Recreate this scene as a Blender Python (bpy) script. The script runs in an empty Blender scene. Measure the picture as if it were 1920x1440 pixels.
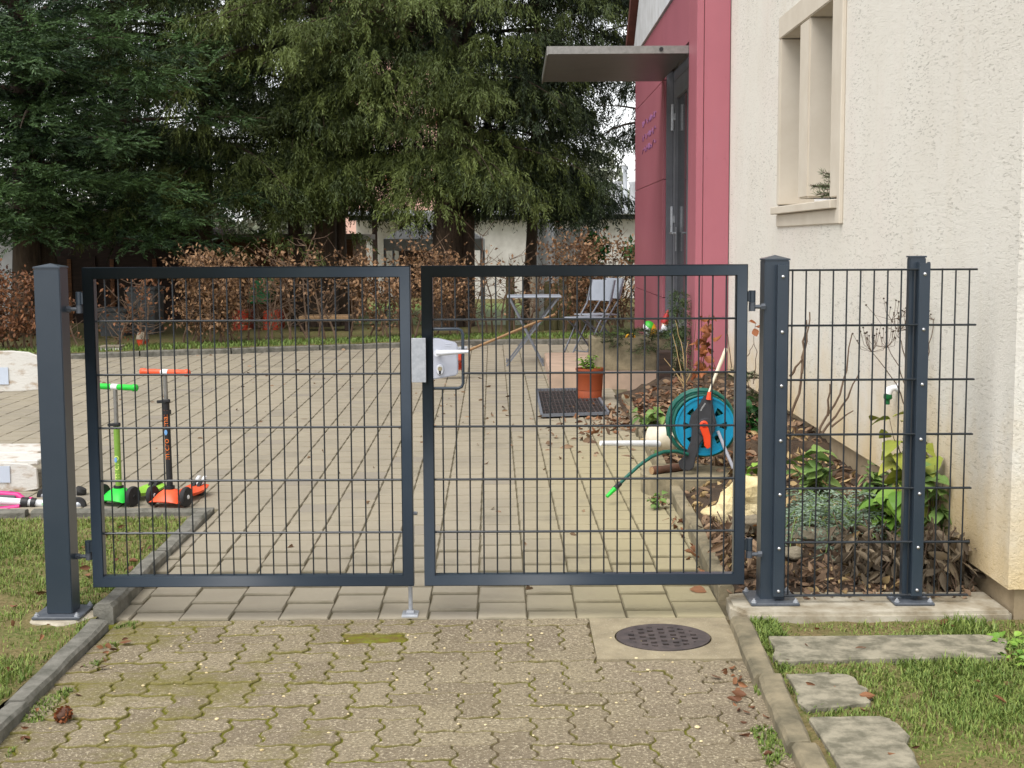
import bpy, bmesh, math, random
import numpy as np
from mathutils import Vector, Matrix

random.seed(7)
RNG = np.random.default_rng(11)
R = math.radians
sc = bpy.context.scene
COL = sc.collection

# ------------------------------------------------------------------ camera, sky, sun, exposure
F, CH = 2600.0, 1.38
PITCH, ROLL, YAW = 0.1021, -0.0051, 0.0023
cam_data = bpy.data.cameras.new("camera")
cam = bpy.data.objects.new("camera", cam_data)
COL.objects.link(cam)
cam_data.sensor_fit = 'HORIZONTAL'
cam_data.sensor_width = 36.0
cam_data.lens = 36.0 * F / 1920.0
cam_data.clip_start, cam_data.clip_end = 0.05, 600
CAMR = (Matrix.Rotation(YAW, 3, 'Z') @ Matrix.Rotation(math.pi / 2 - PITCH, 3, 'X') @ Matrix.Rotation(ROLL, 3, 'Z'))
cam.matrix_world = Matrix.Translation((0, 0, CH)) @ CAMR.to_4x4()
sc.camera = cam

SUN_EL, SUN_AZ = R(58), R(215)      # azimuth clockwise from +Y (behind the camera, to its left)
world = bpy.data.worlds.new("World")
sc.world = world
world.use_nodes = True
wn, wl = world.node_tree.nodes, world.node_tree.links
bg = wn['Background']
sky = wn.new('ShaderNodeTexSky')
sky.sky_type = 'NISHITA'
sky.sun_disc = False
sky.sun_elevation, sky.sun_rotation = SUN_EL, SUN_AZ
sky.air_density, sky.dust_density, sky.ozone_density = 1.0, 1.0, 1.0
hs = wn.new('ShaderNodeHueSaturation')
hs.inputs['Saturation'].default_value = 0.12          # cloud cover: grey-white
wl.new(sky.outputs[0], hs.inputs['Color'])
wl.new(hs.outputs[0], bg.inputs['Color'])
bg.inputs['Strength'].default_value = 0.12
sd = bpy.data.lights.new("sun", 'SUN')
sd.energy, sd.angle, sd.color = 1.3, R(40), (1.0, 0.965, 0.92)
sun = bpy.data.objects.new("sun", sd)
COL.objects.link(sun)
sdir = Vector((math.sin(SUN_AZ) * math.cos(SUN_EL), math.cos(SUN_AZ) * math.cos(SUN_EL), math.sin(SUN_EL)))
sun.rotation_euler = sdir.to_track_quat('Z', 'Y').to_euler()
sun.location = sdir * 30
sc.view_settings.view_transform = 'Standard'
sc.view_settings.look = 'None'
sc.view_settings.gamma = 1.0
sc.view_settings.exposure = 1.2

# ------------------------------------------------------------------ measuring helpers (photo pixel -> world point)
def ray(px, py):
    return CAMR @ Vector(((px - 960) / F, -(py - 720) / F, -1.0))
def at(px, py, Y):
    d = ray(px, py)
    return Vector((0, 0, CH)) + d * (Y / d.y)
def onx(px, py, X):
    d = ray(px, py)
    return Vector((0, 0, CH)) + d * (X / d.x)
def onz(px, py, z=0.0):
    d = ray(px, py)
    return Vector((0, 0, CH)) + d * ((z - CH) / d.z)
ZN = -.04                                    # level of the driveway in front of the gate
def zc(Y):                                   # courtyard rises gently away from the gate
    return 0.009 * max(0.0, Y - 5.1) + ZN * min(1.0, max(0.0, (6.2 - Y) / 1.1))

# ------------------------------------------------------------------ mesh builder
class MB:
    def __init__(s, root=None):
        s.off = np.array(root.location if root is not None else (0, 0, 0), float)
        s.V, s.L, s.S, s.T, s.A, s.n = [], [], [], [], [], 0
        s.tone, s.aux = 0.5, 0.0
    def add(s, verts, faces, tone=None, aux=None):
        v = np.asarray(verts, float).reshape(-1, 3)
        s.V.append(v)
        if isinstance(faces, np.ndarray):
            s.L.append((faces + s.n).ravel())
            m, k = faces.shape
            s.S.append(np.full(m, k))
        else:
            m = len(faces)
            s.L.append(np.array([i + s.n for f in faces for i in f]))
            s.S.append(np.array([len(f) for f in faces]))
        def arr(x, d):
            x = d if x is None else x
            return np.full(m, x, float) if np.isscalar(x) else np.asarray(x, float)
        s.T.append(arr(tone, s.tone)); s.A.append(arr(aux, s.aux))
        s.n += len(v)
        return s
    def box(s, x0, x1, y0, y1, z0, z1):
        v = [(x, y, z) for z in (z0, z1) for y in (y0, y1) for x in (x0, x1)]
        return s.add(v, [(0, 2, 3, 1), (4, 5, 7, 6), (0, 1, 5, 4), (2, 6, 7, 3), (0, 4, 6, 2), (1, 3, 7, 5)])
    def obox(s, p, q, w, h, up=(0, 0, 1)):    # bar from p to q with section w x h
        p, q = Vector(p), Vector(q)
        d = (q - p).normalized()
        u = Vector(up)
        if abs(d.dot(u)) > .99: u = Vector((0, 1, 0))
        a = d.cross(u).normalized() * (w / 2)
        b = a.cross(d).normalized() * (h / 2)
        v = [e + i * a + j * b for e in (p, q) for i, j in ((-1, -1), (1, -1), (1, 1), (-1, 1))]
        return s.add(v, [(3, 2, 1, 0), (4, 5, 6, 7), (0, 1, 5, 4), (1, 2, 6, 5), (2, 3, 7, 6), (3, 0, 4, 7)])
    def tube(s, pts, r, n=8, cap=True, closed=False):
        P = [Vector(p) for p in pts]
        m = len(P)
        rr = [r] * m if np.isscalar(r) else list(r)
        vs, nrm = [], None
        for i in range(m):
            if closed: d = P[(i + 1) % m] - P[i - 1]
            else: d = P[min(i + 1, m - 1)] - P[max(i - 1, 0)]
            d = d.normalized() if d.length > 1e-9 else Vector((0, 0, 1))
            if nrm is None:
                nrm = d.orthogonal().normalized()
            nrm = (nrm - d * nrm.dot(d))
            nrm = nrm.normalized() if nrm.length > 1e-6 else d.orthogonal().normalized()
            bn = d.cross(nrm)
            for k in range(n):
                a = 2 * math.pi * k / n
                vs.append(P[i] + (nrm * math.cos(a) + bn * math.sin(a)) * rr[i])
        fs = []
        for i in range(m if closed else m - 1):
            j = (i + 1) % m
            for k in range(n):
                k2 = (k + 1) % n
                fs.append((i * n + k, i * n + k2, j * n + k2, j * n + k))
        if cap and not closed:
            fs.append(tuple(range(n - 1, -1, -1)))
            fs.append(tuple((m - 1) * n + k for k in range(n)))
        return s.add([tuple(v) for v in vs], fs)
    def lathe(s, prof, c, n=24, axis='Z', M=None):   # prof: (radius, height)
        vs, fs = [], []
        for (r, h) in prof:
            for k in range(n):
                a = 2 * math.pi * k / n
                p = Vector((r * math.cos(a), r * math.sin(a), h))
                if axis == 'Y': p = Vector((p.x, p.z, p.y))
                elif axis == 'X': p = Vector((p.z, p.x, p.y))
                if M is not None: p = M @ p
                vs.append(tuple(p + Vector(c)))
        m = len(prof)
        for i in range(m - 1):
            for k in range(n):
                k2 = (k + 1) % n
                fs.append((i * n + k, i * n + k2, (i + 1) * n + k2, (i + 1) * n + k))
        if prof[0][0] > 1e-6: fs.append(tuple(range(n - 1, -1, -1)))
        if prof[-1][0] > 1e-6: fs.append(tuple((m - 1) * n + k for k in range(n)))
        return s.add(vs, fs)
    def prism(s, poly, e):                     # poly: 3D points; e: extrusion vector
        e = Vector(e); n = len(poly)
        v = [tuple(Vector(p)) for p in poly] + [tuple(Vector(p) + e) for p in poly]
        f = [tuple(range(n - 1, -1, -1)), tuple(range(n, 2 * n))]
        f += [(i, (i + 1) % n, n + (i + 1) % n, n + i) for i in range(n)]
        return s.add(v, f)
    def blob(s, c, r, amp=.25, seed=0, nu=14, nv=9, freq=1.7):
        rg = np.random.default_rng(seed)
        ph = rg.uniform(0, 6.28, (6,)); K = rg.normal(0, freq, (6, 3))
        vs = []
        for i in range(nv + 1):
            th = math.pi * i / nv
            for k in range(nu):
                a = 2 * math.pi * k / nu
                d = np.array([math.sin(th) * math.cos(a), math.sin(th) * math.sin(a), math.cos(th)])
                f = 1 + amp * np.sin(K @ d + ph).mean() * 1.6
                vs.append(tuple(np.array(c) + d * np.array(r) * f))
        fs = []
        for i in range(nv):
            for k in range(nu):
                k2 = (k + 1) % nu
                fs.append((i * nu + k, (i + 1) * nu + k, (i + 1) * nu + k2, i * nu + k2))
        return s.add(vs, fs)
    def build(s, name, mat, parent=None, bevel=0, smooth=None, local=False, seg=1):
        V = np.concatenate(s.V)
        if not local: V = V - s.off
        L = np.concatenate(s.L).astype(np.int32); S = np.concatenate(s.S).astype(np.int32)
        me = bpy.data.meshes.new(name)
        me.vertices.add(len(V)); me.vertices.foreach_set('co', V.astype(np.float32).ravel())
        me.loops.add(len(L)); me.loops.foreach_set('vertex_index', L)
        me.polygons.add(len(S))
        st = np.zeros(len(S), np.int32); st[1:] = np.cumsum(S)[:-1]
        me.polygons.foreach_set('loop_start', st)
        a = me.attributes.new('tone', 'FLOAT', 'FACE'); a.data.foreach_set('value', np.concatenate(s.T).astype(np.float32))
        a = me.attributes.new('aux', 'FLOAT', 'FACE'); a.data.foreach_set('value', np.concatenate(s.A).astype(np.float32))
        me.update(calc_edges=True)
        me.validate()
        if bevel:
            bm = bmesh.new(); bm.from_mesh(me)
            bmesh.ops.remove_doubles(bm, verts=bm.verts, dist=1e-5)
            ed = [e for e in bm.edges if len(e.link_faces) == 2 and e.calc_face_angle(0) > R(35)]
            bmesh.ops.bevel(bm, geom=ed, offset=bevel, segments=seg, affect='EDGES', clamp_overlap=True)
            bm.to_mesh(me); bm.free()
        if smooth is None:
            me.polygons.foreach_set('use_smooth', np.zeros(len(me.polygons), bool))
        else:
            me.polygons.foreach_set('use_smooth', np.ones(len(me.polygons), bool))
            me.set_sharp_from_angle(angle=R(smooth))
        me.materials.append(mat)
        o = bpy.data.objects.new(name, me)
        COL.objects.link(o)
        if parent is not None: o.parent = parent
        return o

def tag(o, label=None, cat=None, group=None, kind=None):
    if label: o['label'] = label
    if cat: o['category'] = cat
    if group: o['group'] = group
    if kind: o['kind'] = kind
    return o
def thing(name, label, cat, loc=(0, 0, 0), rz=0, group=None):
    o = bpy.data.objects.new(name, None)
    COL.objects.link(o)
    o.location = loc; o.rotation_euler = (0, 0, rz)
    o.empty_display_size = .1
    return tag(o, label, cat, group)
def text_mesh(txt, size, depth=.0006, spacing=1.0):
    cu = bpy.data.curves.new('t', 'FONT')
    cu.body = txt; cu.size = size; cu.extrude = depth; cu.align_x = 'CENTER'; cu.align_y = 'CENTER'
    cu.space_character = spacing
    o = bpy.data.objects.new('t', cu); COL.objects.link(o)
    bpy.context.view_layer.update()
    me = bpy.data.meshes.new_from_object(o.evaluated_get(bpy.context.evaluated_depsgraph_get()))
    vs = [v.co.copy() for v in me.vertices]; fs = [tuple(p.vertices) for p in me.polygons]
    bpy.data.objects.remove(o); bpy.data.curves.remove(cu); bpy.data.meshes.remove(me)
    return vs, fs

# ------------------------------------------------------------------ materials
def srgb(r, g, b):
    def f(c):
        c /= 255.0
        return c / 12.92 if c <= .04045 else ((c + .055) / 1.055) ** 2.4
    return (f(r), f(g), f(b), 1)
class NT:
    def __init__(s, name):
        s.m = bpy.data.materials.new(name); s.m.use_nodes = True
        s.n, s.l = s.m.node_tree.nodes, s.m.node_tree.links
        s.b = s.n['Principled BSDF']; s.co = s.n.new('ShaderNodeTexCoord').outputs['Object']
    def val(s, sock, v):
        if hasattr(v, 'is_linked'): s.l.new(v, sock)
        else: sock.default_value = v
    def mapping(s, scale):
        m = s.n.new('ShaderNodeMapping'); s.l.new(s.co, m.inputs[0]); m.inputs['Scale'].default_value = scale
        return m.outputs[0]
    def noise(s, scale, detail=5, rough=.6, vec=None, dist=0):
        t = s.n.new('ShaderNodeTexNoise'); s.l.new(vec or s.co, t.inputs['Vector'])
        t.inputs['Scale'].default_value = scale; t.inputs['Detail'].default_value = detail
        t.inputs['Roughness'].default_value = rough; t.inputs['Distortion'].default_value = dist
        return t.outputs['Fac']
    def voro(s, scale, vec=None, feat='F1'):
        t = s.n.new('ShaderNodeTexVoronoi'); s.l.new(vec or s.co, t.inputs['Vector']); t.feature = feat
        t.inputs['Scale'].default_value = scale
        return t.outputs['Distance']
    def ramp(s, fac, a, b, lo=0.0, hi=1.0):
        r = s.n.new('ShaderNodeMapRange'); s.val(r.inputs[0], fac)
        for i, v in enumerate((a, b, lo, hi)): r.inputs[i + 1].default_value = v
        return r.outputs[0]
    def mix(s, fac, a, b, mode='MIX'):
        m = s.n.new('ShaderNodeMix'); m.data_type = 'RGBA'; m.blend_type = mode
        s.val(m.inputs[0], fac); s.val(m.inputs[6], a); s.val(m.inputs[7], b)
        return m.outputs[2]
    def math(s, op, a, b=0.0):
        m = s.n.new('ShaderNodeMath'); m.operation = op
        s.val(m.inputs[0], a); s.val(m.inputs[1], b)
        return m.outputs[0]
    def attr(s, name):
        a = s.n.new('ShaderNodeAttribute'); a.attribute_name = name
        return a.outputs['Fac']
    def sep(s):
        x = s.n.new('ShaderNodeSeparateXYZ'); s.l.new(s.co, x.inputs[0]); return x.outputs
    def bump(s, h, strength=.3, dist=.01):
        b = s.n.new('ShaderNodeBump'); s.l.new(h, b.inputs['Height'])
        b.inputs['Strength'].default_value = strength; b.inputs['Distance'].default_value = dist
        s.l.new(b.outputs[0], s.b.inputs['Normal'])
    def done(s, color, rough=.7, metal=0.0, spec=.5):
        s.val(s.b.inputs['Base Color'], color); s.val(s.b.inputs['Roughness'], rough)
        s.b.inputs['Metallic'].default_value = metal; s.b.inputs['Specular IOR Level'].default_value = spec
        return s.m
def mat(name, c1, c2=None, scale=6, rough=.65, metal=0, bump=0, bscale=60, bdist=.004, tone=0, stretch=None, spec=.4, lo=.35, hi=.65, speck=0):
    k = NT(name)
    c2 = c2 or tuple(x * .72 for x in c1[:3]) + (1,)
    vec = k.mapping(stretch) if stretch else None
    nz = k.noise(scale, 6, .62, vec)
    c = k.mix(k.ramp(nz, lo, hi), c1, c2)
    if tone:
        t = k.ramp(k.attr('tone'), 0, 1, 1 - tone, 1 + tone)
        v = k.n.new('ShaderNodeCombineXYZ')
        for i in range(3): k.l.new(t, v.inputs[i])
        c = k.mix(1.0, c, v.outputs[0], 'MULTIPLY')
    if speck:
        c = k.mix(k.ramp(k.noise(190, 2), .62, .72, 0, speck), c, srgb(205, 200, 185))
    if bump: k.bump(k.noise(bscale, 5, .65, vec), bump, bdist)
    return k.done(c, rough, metal, spec)

M = {}
M['anthracite'] = mat('anthracite_paint', srgb(42, 53, 64), srgb(48, 58, 68), 5, .3, spec=.55, bump=.06, bscale=400, bdist=.001)
M['rod'] = mat('anthracite_rod', srgb(34, 39, 44), srgb(30, 35, 40), 9, .3, spec=.5)
M['anthracite_bed'] = mat('anthracite_plate', srgb(70, 76, 84), srgb(88, 92, 98), 30, .45)
M['steel'] = mat('zinc_steel', srgb(150, 153, 158), srgb(182, 185, 190), 40, .42, metal=.55, spec=.5)
M['galv'] = mat('galvanised', srgb(178, 181, 186), srgb(158, 162, 168), 55, .4, metal=.3)
M['screw'] = mat('stainless_screw', srgb(200, 200, 200), srgb(180, 180, 182), 40, .25, metal=.9)
M['lock_grey'] = mat('lock_silver_paint', srgb(176, 179, 190), srgb(170, 173, 184), 8, .38)
M['handle_white'] = mat('lever_silver', srgb(212, 214, 220), srgb(200, 203, 210), 8, .32)
M['brass'] = mat('nickel_cylinder', srgb(190, 180, 150), srgb(160, 150, 125), 30, .35, metal=.7)
M['black'] = mat('black_plastic', srgb(28, 28, 30), srgb(38, 38, 40), 20, .5)
M['rubber'] = mat('black_rubber', srgb(34, 34, 36), srgb(48, 47, 47), 30, .75)
M['white_plastic'] = mat('white_plastic', srgb(225, 226, 228), srgb(212, 213, 214), 12, .4)
M['cream_plastic'] = mat('cream_plastic', srgb(214, 206, 188), srgb(190, 178, 152), 9, .5)
M['orange'] = mat('coral_plastic', srgb(232, 92, 52), srgb(222, 82, 44), 9, .4)
M['orange_red'] = mat('reel_orange_plastic', srgb(232, 74, 30), srgb(222, 68, 28), 9, .4)
M['green'] = mat('bright_green_plastic', srgb(40, 196, 62), srgb(34, 180, 54), 9, .4)
M['lime'] = mat('lime_plastic', srgb(150, 205, 70), srgb(140, 192, 64), 9, .42)
M['stem_green'] = mat('olive_green_paint', srgb(122, 158, 62), srgb(114, 150, 58), 9, .4)
M['pink'] = mat('pink_paint', srgb(216, 48, 132), srgb(200, 40, 120), 9, .38)
M['grey_tube'] = mat('grey_aluminium', srgb(128, 126, 122), srgb(145, 142, 138), 30, .35, metal=.6)
M['blue'] = mat('turquoise_plastic', srgb(14, 140, 178), srgb(12, 130, 168), 9, .42)
M['reel_grey'] = mat('dark_grey_plastic', srgb(52, 53, 57), srgb(60, 60, 64), 20, .55)
M['hose'] = mat('green_hose', srgb(24, 96, 82), srgb(20, 84, 72), 9, .45)
M['terracotta'] = mat('terracotta_plastic', srgb(150, 72, 38), srgb(138, 64, 34), 7, .55)
M['soil'] = mat('soil', srgb(84, 68, 52), srgb(58, 46, 36), 9, .95, bump=.8, bscale=45, bdist=.02)
M['bark'] = mat('bark', srgb(88, 74, 60), srgb(56, 46, 38), 12, .9, bump=.9, bscale=26, bdist=.03, stretch=(1, 1, .22))
M['twig'] = mat('twig_bark', srgb(116, 96, 78), srgb(90, 72, 58), 14, .85)
M['twig_dark'] = mat('dark_twig_bark', srgb(86, 72, 60), srgb(66, 54, 46), 14, .85)
M['stalk'] = mat('dry_stalk', srgb(104, 86, 70), srgb(84, 68, 54), 30, .85)
M['graphite'] = mat('folding_steel_paint', srgb(112, 116, 124), srgb(104, 108, 116), 9, .45)
M['light_steel'] = mat('pale_steel_paint', srgb(150, 156, 166), srgb(142, 148, 158), 9, .45)
M['concrete'] = mat('concrete', srgb(150, 140, 122), srgb(112, 104, 88), 7, .9, bump=.5, bscale=70, bdist=.005)
M['concrete_light'] = mat('pale_concrete', srgb(186, 179, 162), srgb(132, 120, 98), 7, .9, bump=.4, bscale=60, bdist=.005)
M['kerb'] = mat('kerb_concrete', srgb(124, 121, 112), srgb(88, 87, 78), 14, .92, bump=.7, bscale=45, bdist=.008)
M['cut_stone'] = mat('mossy_stone', srgb(150, 138, 112), srgb(96, 90, 72), 6, .92, bump=.6, bscale=40, bdist=.008)
M['limestone'] = mat('cream_limestone', srgb(226, 210, 168), srgb(196, 176, 128), 6, .85, bump=.7, bscale=22, bdist=.02)
M['rock'] = mat('grey_rock', srgb(150, 140, 120), srgb(112, 102, 84), 7, .9, bump=.8, bscale=24, bdist=.02)
M['cast_iron'] = mat('cast_iron', srgb(96, 86, 84), srgb(72, 66, 66), 22, .6, metal=.25, bump=.4, bscale=90, bdist=.003)
M['dark_hole'] = mat('pit_dark', srgb(14, 13, 12), srgb(10, 10, 10), 5, .95)
M['white_paint_old'] = mat('weathered_white_board', srgb(200, 197, 190), srgb(150, 126, 98), 9, .8, bump=.5, bscale=40, bdist=.006, stretch=(1, 1, 2.2), lo=.52, hi=.7)
M['paper'] = mat('pale_blue_sheet', srgb(186, 194, 206), srgb(180, 189, 202), 4, .7)
M['bare_wood'] = mat('broom_wood', srgb(172, 140, 104), srgb(152, 120, 86), 8, .6, stretch=(8, 1, 1))
M['brown_wood'] = mat('brown_shed_boards', srgb(118, 78, 48), srgb(82, 54, 34), 7, .8, stretch=(.6, 4, 6), bump=.3, bscale=20)
M['dark_wood'] = mat('dark_shed_boards', srgb(58, 42, 34), srgb(36, 27, 22), 7, .85, stretch=(.6, 4, 6), bump=.3, bscale=20)
M['moss_wood'] = mat('mossy_post_wood', srgb(92, 84, 58), srgb(70, 72, 40), 8, .9, stretch=(6, 6, .5), bump=.6, bscale=16)
M['grey_board'] = mat('grey_roof_edge', srgb(128, 118, 104), srgb(100, 92, 82), 6, .8)
M['grey_fabric'] = mat('grey_canvas', srgb(152, 152, 150), srgb(140, 140, 138), 8, .85)
M['white_render'] = mat('white_render', srgb(205, 206, 208), srgb(184, 184, 184), 4, .9, bump=.25, bscale=80)
M['grey_render'] = mat('grey_render', srgb(212, 209, 202), srgb(186, 182, 174), 3, .9, bump=.25, bscale=80)
M['pink_render'] = mat('apricot_render', srgb(226, 186, 168), srgb(214, 172, 154), 3, .9)
M['orange_trim'] = mat('orange_trim', srgb(206, 128, 86), srgb(190, 112, 74), 3, .8)
M['shade_glass'] = mat('far_window_glass', srgb(46, 52, 58), srgb(58, 64, 70), 3, .12, spec=.6)
M['metal_dark'] = mat('dark_metal_edge', srgb(70, 78, 82), srgb(60, 66, 70), 6, .5)
M['roof_white'] = mat('white_roof_edge', srgb(196, 200, 204), srgb(176, 180, 184), 5, .6)
M['tile'] = mat('brown_roof_tile', srgb(104, 60, 52), srgb(82, 48, 42), 8, .8, bump=.3, bscale=30)
M['green_plastic_dark'] = mat('dark_green_plastic', srgb(24, 110, 58), srgb(20, 96, 50), 6, .5)
M['red_plastic'] = mat('red_orange_plastic', srgb(190, 66, 36), srgb(170, 58, 34), 6, .5)
M['bin_grey'] = mat('grey_bin_plastic', srgb(84, 86, 86), srgb(72, 74, 74), 6, .55)
M['red_cap'] = mat('gnome_red', srgb(168, 36, 34), srgb(150, 32, 30), 8, .5)
M['blue_paint'] = mat('gnome_blue', srgb(44, 72, 168), srgb(38, 64, 150), 8, .5)
M['skin'] = mat('gnome_skin', srgb(214, 160, 130), srgb(204, 150, 120), 8, .5)
M['bag_yellow'] = mat('yellow_toy_plastic', srgb(232, 168, 40), srgb(222, 156, 36), 8, .5)
M['bag_green'] = mat('green_ball_panel', srgb(62, 168, 48), srgb(54, 152, 42), 8, .45)
M['text_lime'] = mat('pale_lime_print', srgb(206, 226, 120), srgb(200, 220, 116), 8, .5)
M['text_orange'] = mat('orange_print', srgb(222, 120, 52), srgb(214, 112, 48), 8, .5)
M['text_blue'] = mat('blue_print', srgb(110, 160, 210), srgb(104, 152, 204), 8, .5)
M['graffiti'] = mat('blue_marker', srgb(128, 84, 124), srgb(134, 88, 124), 8, .6)
M['rust_brown'] = mat('log_bark', srgb(112, 78, 62), srgb(78, 56, 44), 12, .9, bump=.8, bscale=22, bdist=.015, stretch=(.3, 1, 1))

def leafmat(name, c1, c2, tone=.35, rough=.5, trans=.0, scale=1.2):
    k = NT(name)
    t = k.attr('tone')
    c = k.mix(t, c1, c2)
    c = k.mix(k.ramp(k.noise(scale, 3), .35, .65, 0, tone), c, k.mix(1.0, c, (.55, .6, .5, 1), 'MULTIPLY'))
    return k.done(c, rough, 0, .25)
M['needle_olive'] = leafmat('olive_needles', srgb(44, 56, 30), srgb(98, 110, 56))
M['needle_dark'] = leafmat('dark_needles', srgb(32, 50, 32), srgb(80, 106, 60))
M['needle_deep'] = leafmat('deep_needles', srgb(32, 45, 29), srgb(62, 74, 42))
M['needle_fir'] = leafmat('fir_needles', srgb(44, 62, 36), srgb(84, 104, 58))
M['leaf_brown'] = leafmat('beech_leaf_brown', srgb(80, 58, 42), srgb(166, 130, 96), .3, .6)
M['leaf_russet'] = leafmat('russet_leaf_brown', srgb(80, 50, 36), srgb(150, 104, 72), .3, .6)
M['leaf_litter'] = leafmat('litter_brown', srgb(84, 64, 50), srgb(160, 132, 106), .3, .75)
M['leaf_grey'] = leafmat('withered_grey_leaf', srgb(66, 56, 46), srgb(150, 134, 112), .3, .8)
M['leaf_green'] = leafmat('fresh_leaf_green', srgb(84, 124, 46), srgb(134, 166, 68), .25, .45, scale=9)
M['leaf_yellow'] = leafmat('yellowing_leaf', srgb(108, 128, 50), srgb(166, 166, 74), .4, .5, scale=12)
M['leaf_mid'] = leafmat('mid_leaf_green', srgb(84, 112, 58), srgb(130, 156, 84), .3, .5, scale=9)
M['leaf_laurel'] = leafmat('laurel_leaf', srgb(28, 66, 32), srgb(58, 104, 50), .3, .25)
M['leaf_fern'] = leafmat('blue_green_frond', srgb(92, 112, 94), srgb(150, 168, 148), .3, .6)
M['leaf_rust'] = leafmat('rust_dry_leaf', srgb(112, 60, 34), srgb(160, 100, 60), .3, .6)
M['leaf_amber'] = leafmat('amber_leaf', srgb(206, 120, 40), srgb(226, 168, 60), .3, .5)
M['grass'] = leafmat('grass_blades', srgb(74, 100, 40), srgb(138, 150, 78), .35, .5, scale=2.5)
M['grass_far'] = leafmat('far_grass', srgb(84, 108, 48), srgb(128, 146, 78), .3, .5)
M['straw'] = leafmat('straw', srgb(150, 124, 86), srgb(198, 172, 126), .3, .7)

M['flag'] = mat('mossy_flagstone', srgb(150, 143, 124), srgb(104, 100, 84), 13, .9, bump=.6, bscale=55, bdist=.006, lo=.4, hi=.6)
M['concrete_sand'] = mat('sandy_concrete', srgb(158, 146, 120), srgb(130, 119, 96), 8, .92, bump=.6, bscale=90, bdist=.005, speck=.5)
M['pinkstep'] = mat('pinkish_step_concrete', srgb(184, 158, 138), srgb(160, 140, 122), 5, .9, bump=.3, bscale=60)
M['far_leaf'] = leafmat('far_hedge_leaf', srgb(96, 104, 82), srgb(160, 164, 144))
def ground_mat():
    k = NT('lawn_soil')
    c = k.mix(k.ramp(k.noise(5, 6), .35, .65), srgb(106, 94, 62), srgb(84, 98, 44))
    c = k.mix(k.ramp(k.noise(60, 6, .75), .42, .62, 0, .7), c, srgb(140, 122, 88))
    k.bump(k.noise(60, 5), .8, .015)
    return k.done(c, .95, 0, .2)
M['lawn_soil'] = ground_mat()

def slab_mat():
    k = NT('courtyard_slabs')
    x = k.sep()
    c = k.mix(k.ramp(k.noise(1.1, 4), .35, .65), srgb(152, 143, 125), srgb(140, 132, 117))
    t = k.attr('tone')
    c = k.mix(k.ramp(t, 0, 1, 0, .5), c, srgb(160, 151, 132))
    c = k.mix(k.ramp(t, .86, .98, 0, .6), c, srgb(128, 121, 112))
    yel = k.math('MULTIPLY', k.ramp(x[0], -.1, .5), k.ramp(x[1], 10.5, 8.5))
    c = k.mix(k.math('MULTIPLY', yel, .5), c, srgb(172, 161, 118))      # pale yellow batch of slabs along the bed
    c = k.mix(k.ramp(k.noise(7, 6, .7), .52, .75, 0, .35), c, srgb(136, 124, 106))
    c = k.mix(k.ramp(k.noise(2.3, 5, .6), .56, .72, 0, .6), c, srgb(118, 112, 98))
    c = k.mix(k.math('MULTIPLY', k.attr('aux'), k.ramp(k.noise(6, 4), .35, .6, .15, .55)), c, srgb(98, 92, 70))
    k.bump(k.noise(90, 5, .7), .35, .004)
    return k.done(c, k.ramp(k.noise(2, 4), .3, .7, .62, .85), 0, .3)
M['slabs'] = slab_mat()

def paver_mat():
    k = NT('interlocking_pavers')
    t, a = k.attr('tone'), k.attr('aux')
    c = k.mix(t, srgb(128, 116, 95), srgb(148, 136, 111))
    c = k.mix(k.ramp(k.noise(1.3, 5), .45, .65, 0, .45), c, srgb(132, 118, 104))
    c = k.mix(k.ramp(k.noise(75, 5, .8), .38, .56, .75, 0), c, srgb(92, 82, 66))
    c = k.mix(k.ramp(k.noise(105, 4, .75), .55, .64, 0, .8), c, srgb(206, 194, 166))
    c = k.mix(k.ramp(k.voro(75), .10, .05, 0, .85), c, srgb(214, 204, 180))
    x = k.sep()
    left = k.ramp(x[0], .45, -1.0, -.03, .30)
    m = k.math('ADD', k.math('MULTIPLY', k.noise(2.6, 4), .9), k.math('ADD', left, k.math('MULTIPLY', a, .42)))
    m = k.math('ADD', m, k.math('MULTIPLY', k.noise(26, 5, .7), .35))
    mf = k.ramp(m, .90, 1.12, 0, .75)
    moss = k.mix(k.noise(30, 4), srgb(92, 90, 30), srgb(124, 116, 48))
    c = k.mix(mf, c, moss)
    mm = k.math('MULTIPLY', k.math('GREATER_THAN', a, 1.5), k.ramp(k.noise(16, 5), .3, .5, .45, 1))
    c = k.mix(mm, c, k.mix(k.ramp(k.noise(22, 5, .7), .38, .62), srgb(112, 116, 26), srgb(104, 88, 44)))
    k.bump(k.math('ADD', k.noise(110, 5, .8), k.math('MULTIPLY', k.voro(75), .5)), .75, .006)
    return k.done(c, .88, 0, .25)
M['pavers'] = paver_mat()

def joint_mat():
    k = NT('mossy_joint_sand')
    x = k.sep()
    m = k.math('ADD', k.noise(2.2, 4), k.ramp(x[0], .6, -1.0, -.06, .2))
    c = k.mix(k.ramp(m, .44, .58), srgb(96, 84, 66), srgb(104, 104, 34))
    c = k.mix(k.ramp(k.noise(50, 4), .4, .7, 0, .5), c, srgb(78, 72, 34))
    k.bump(k.noise(120, 4), .9, .008)
    return k.done(c, .95, 0, .1)
M['joint'] = joint_mat()
M['grit'] = mat('grit_joint', srgb(120, 110, 90), srgb(92, 86, 62), 7, .95, bump=.5, bscale=120)

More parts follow.
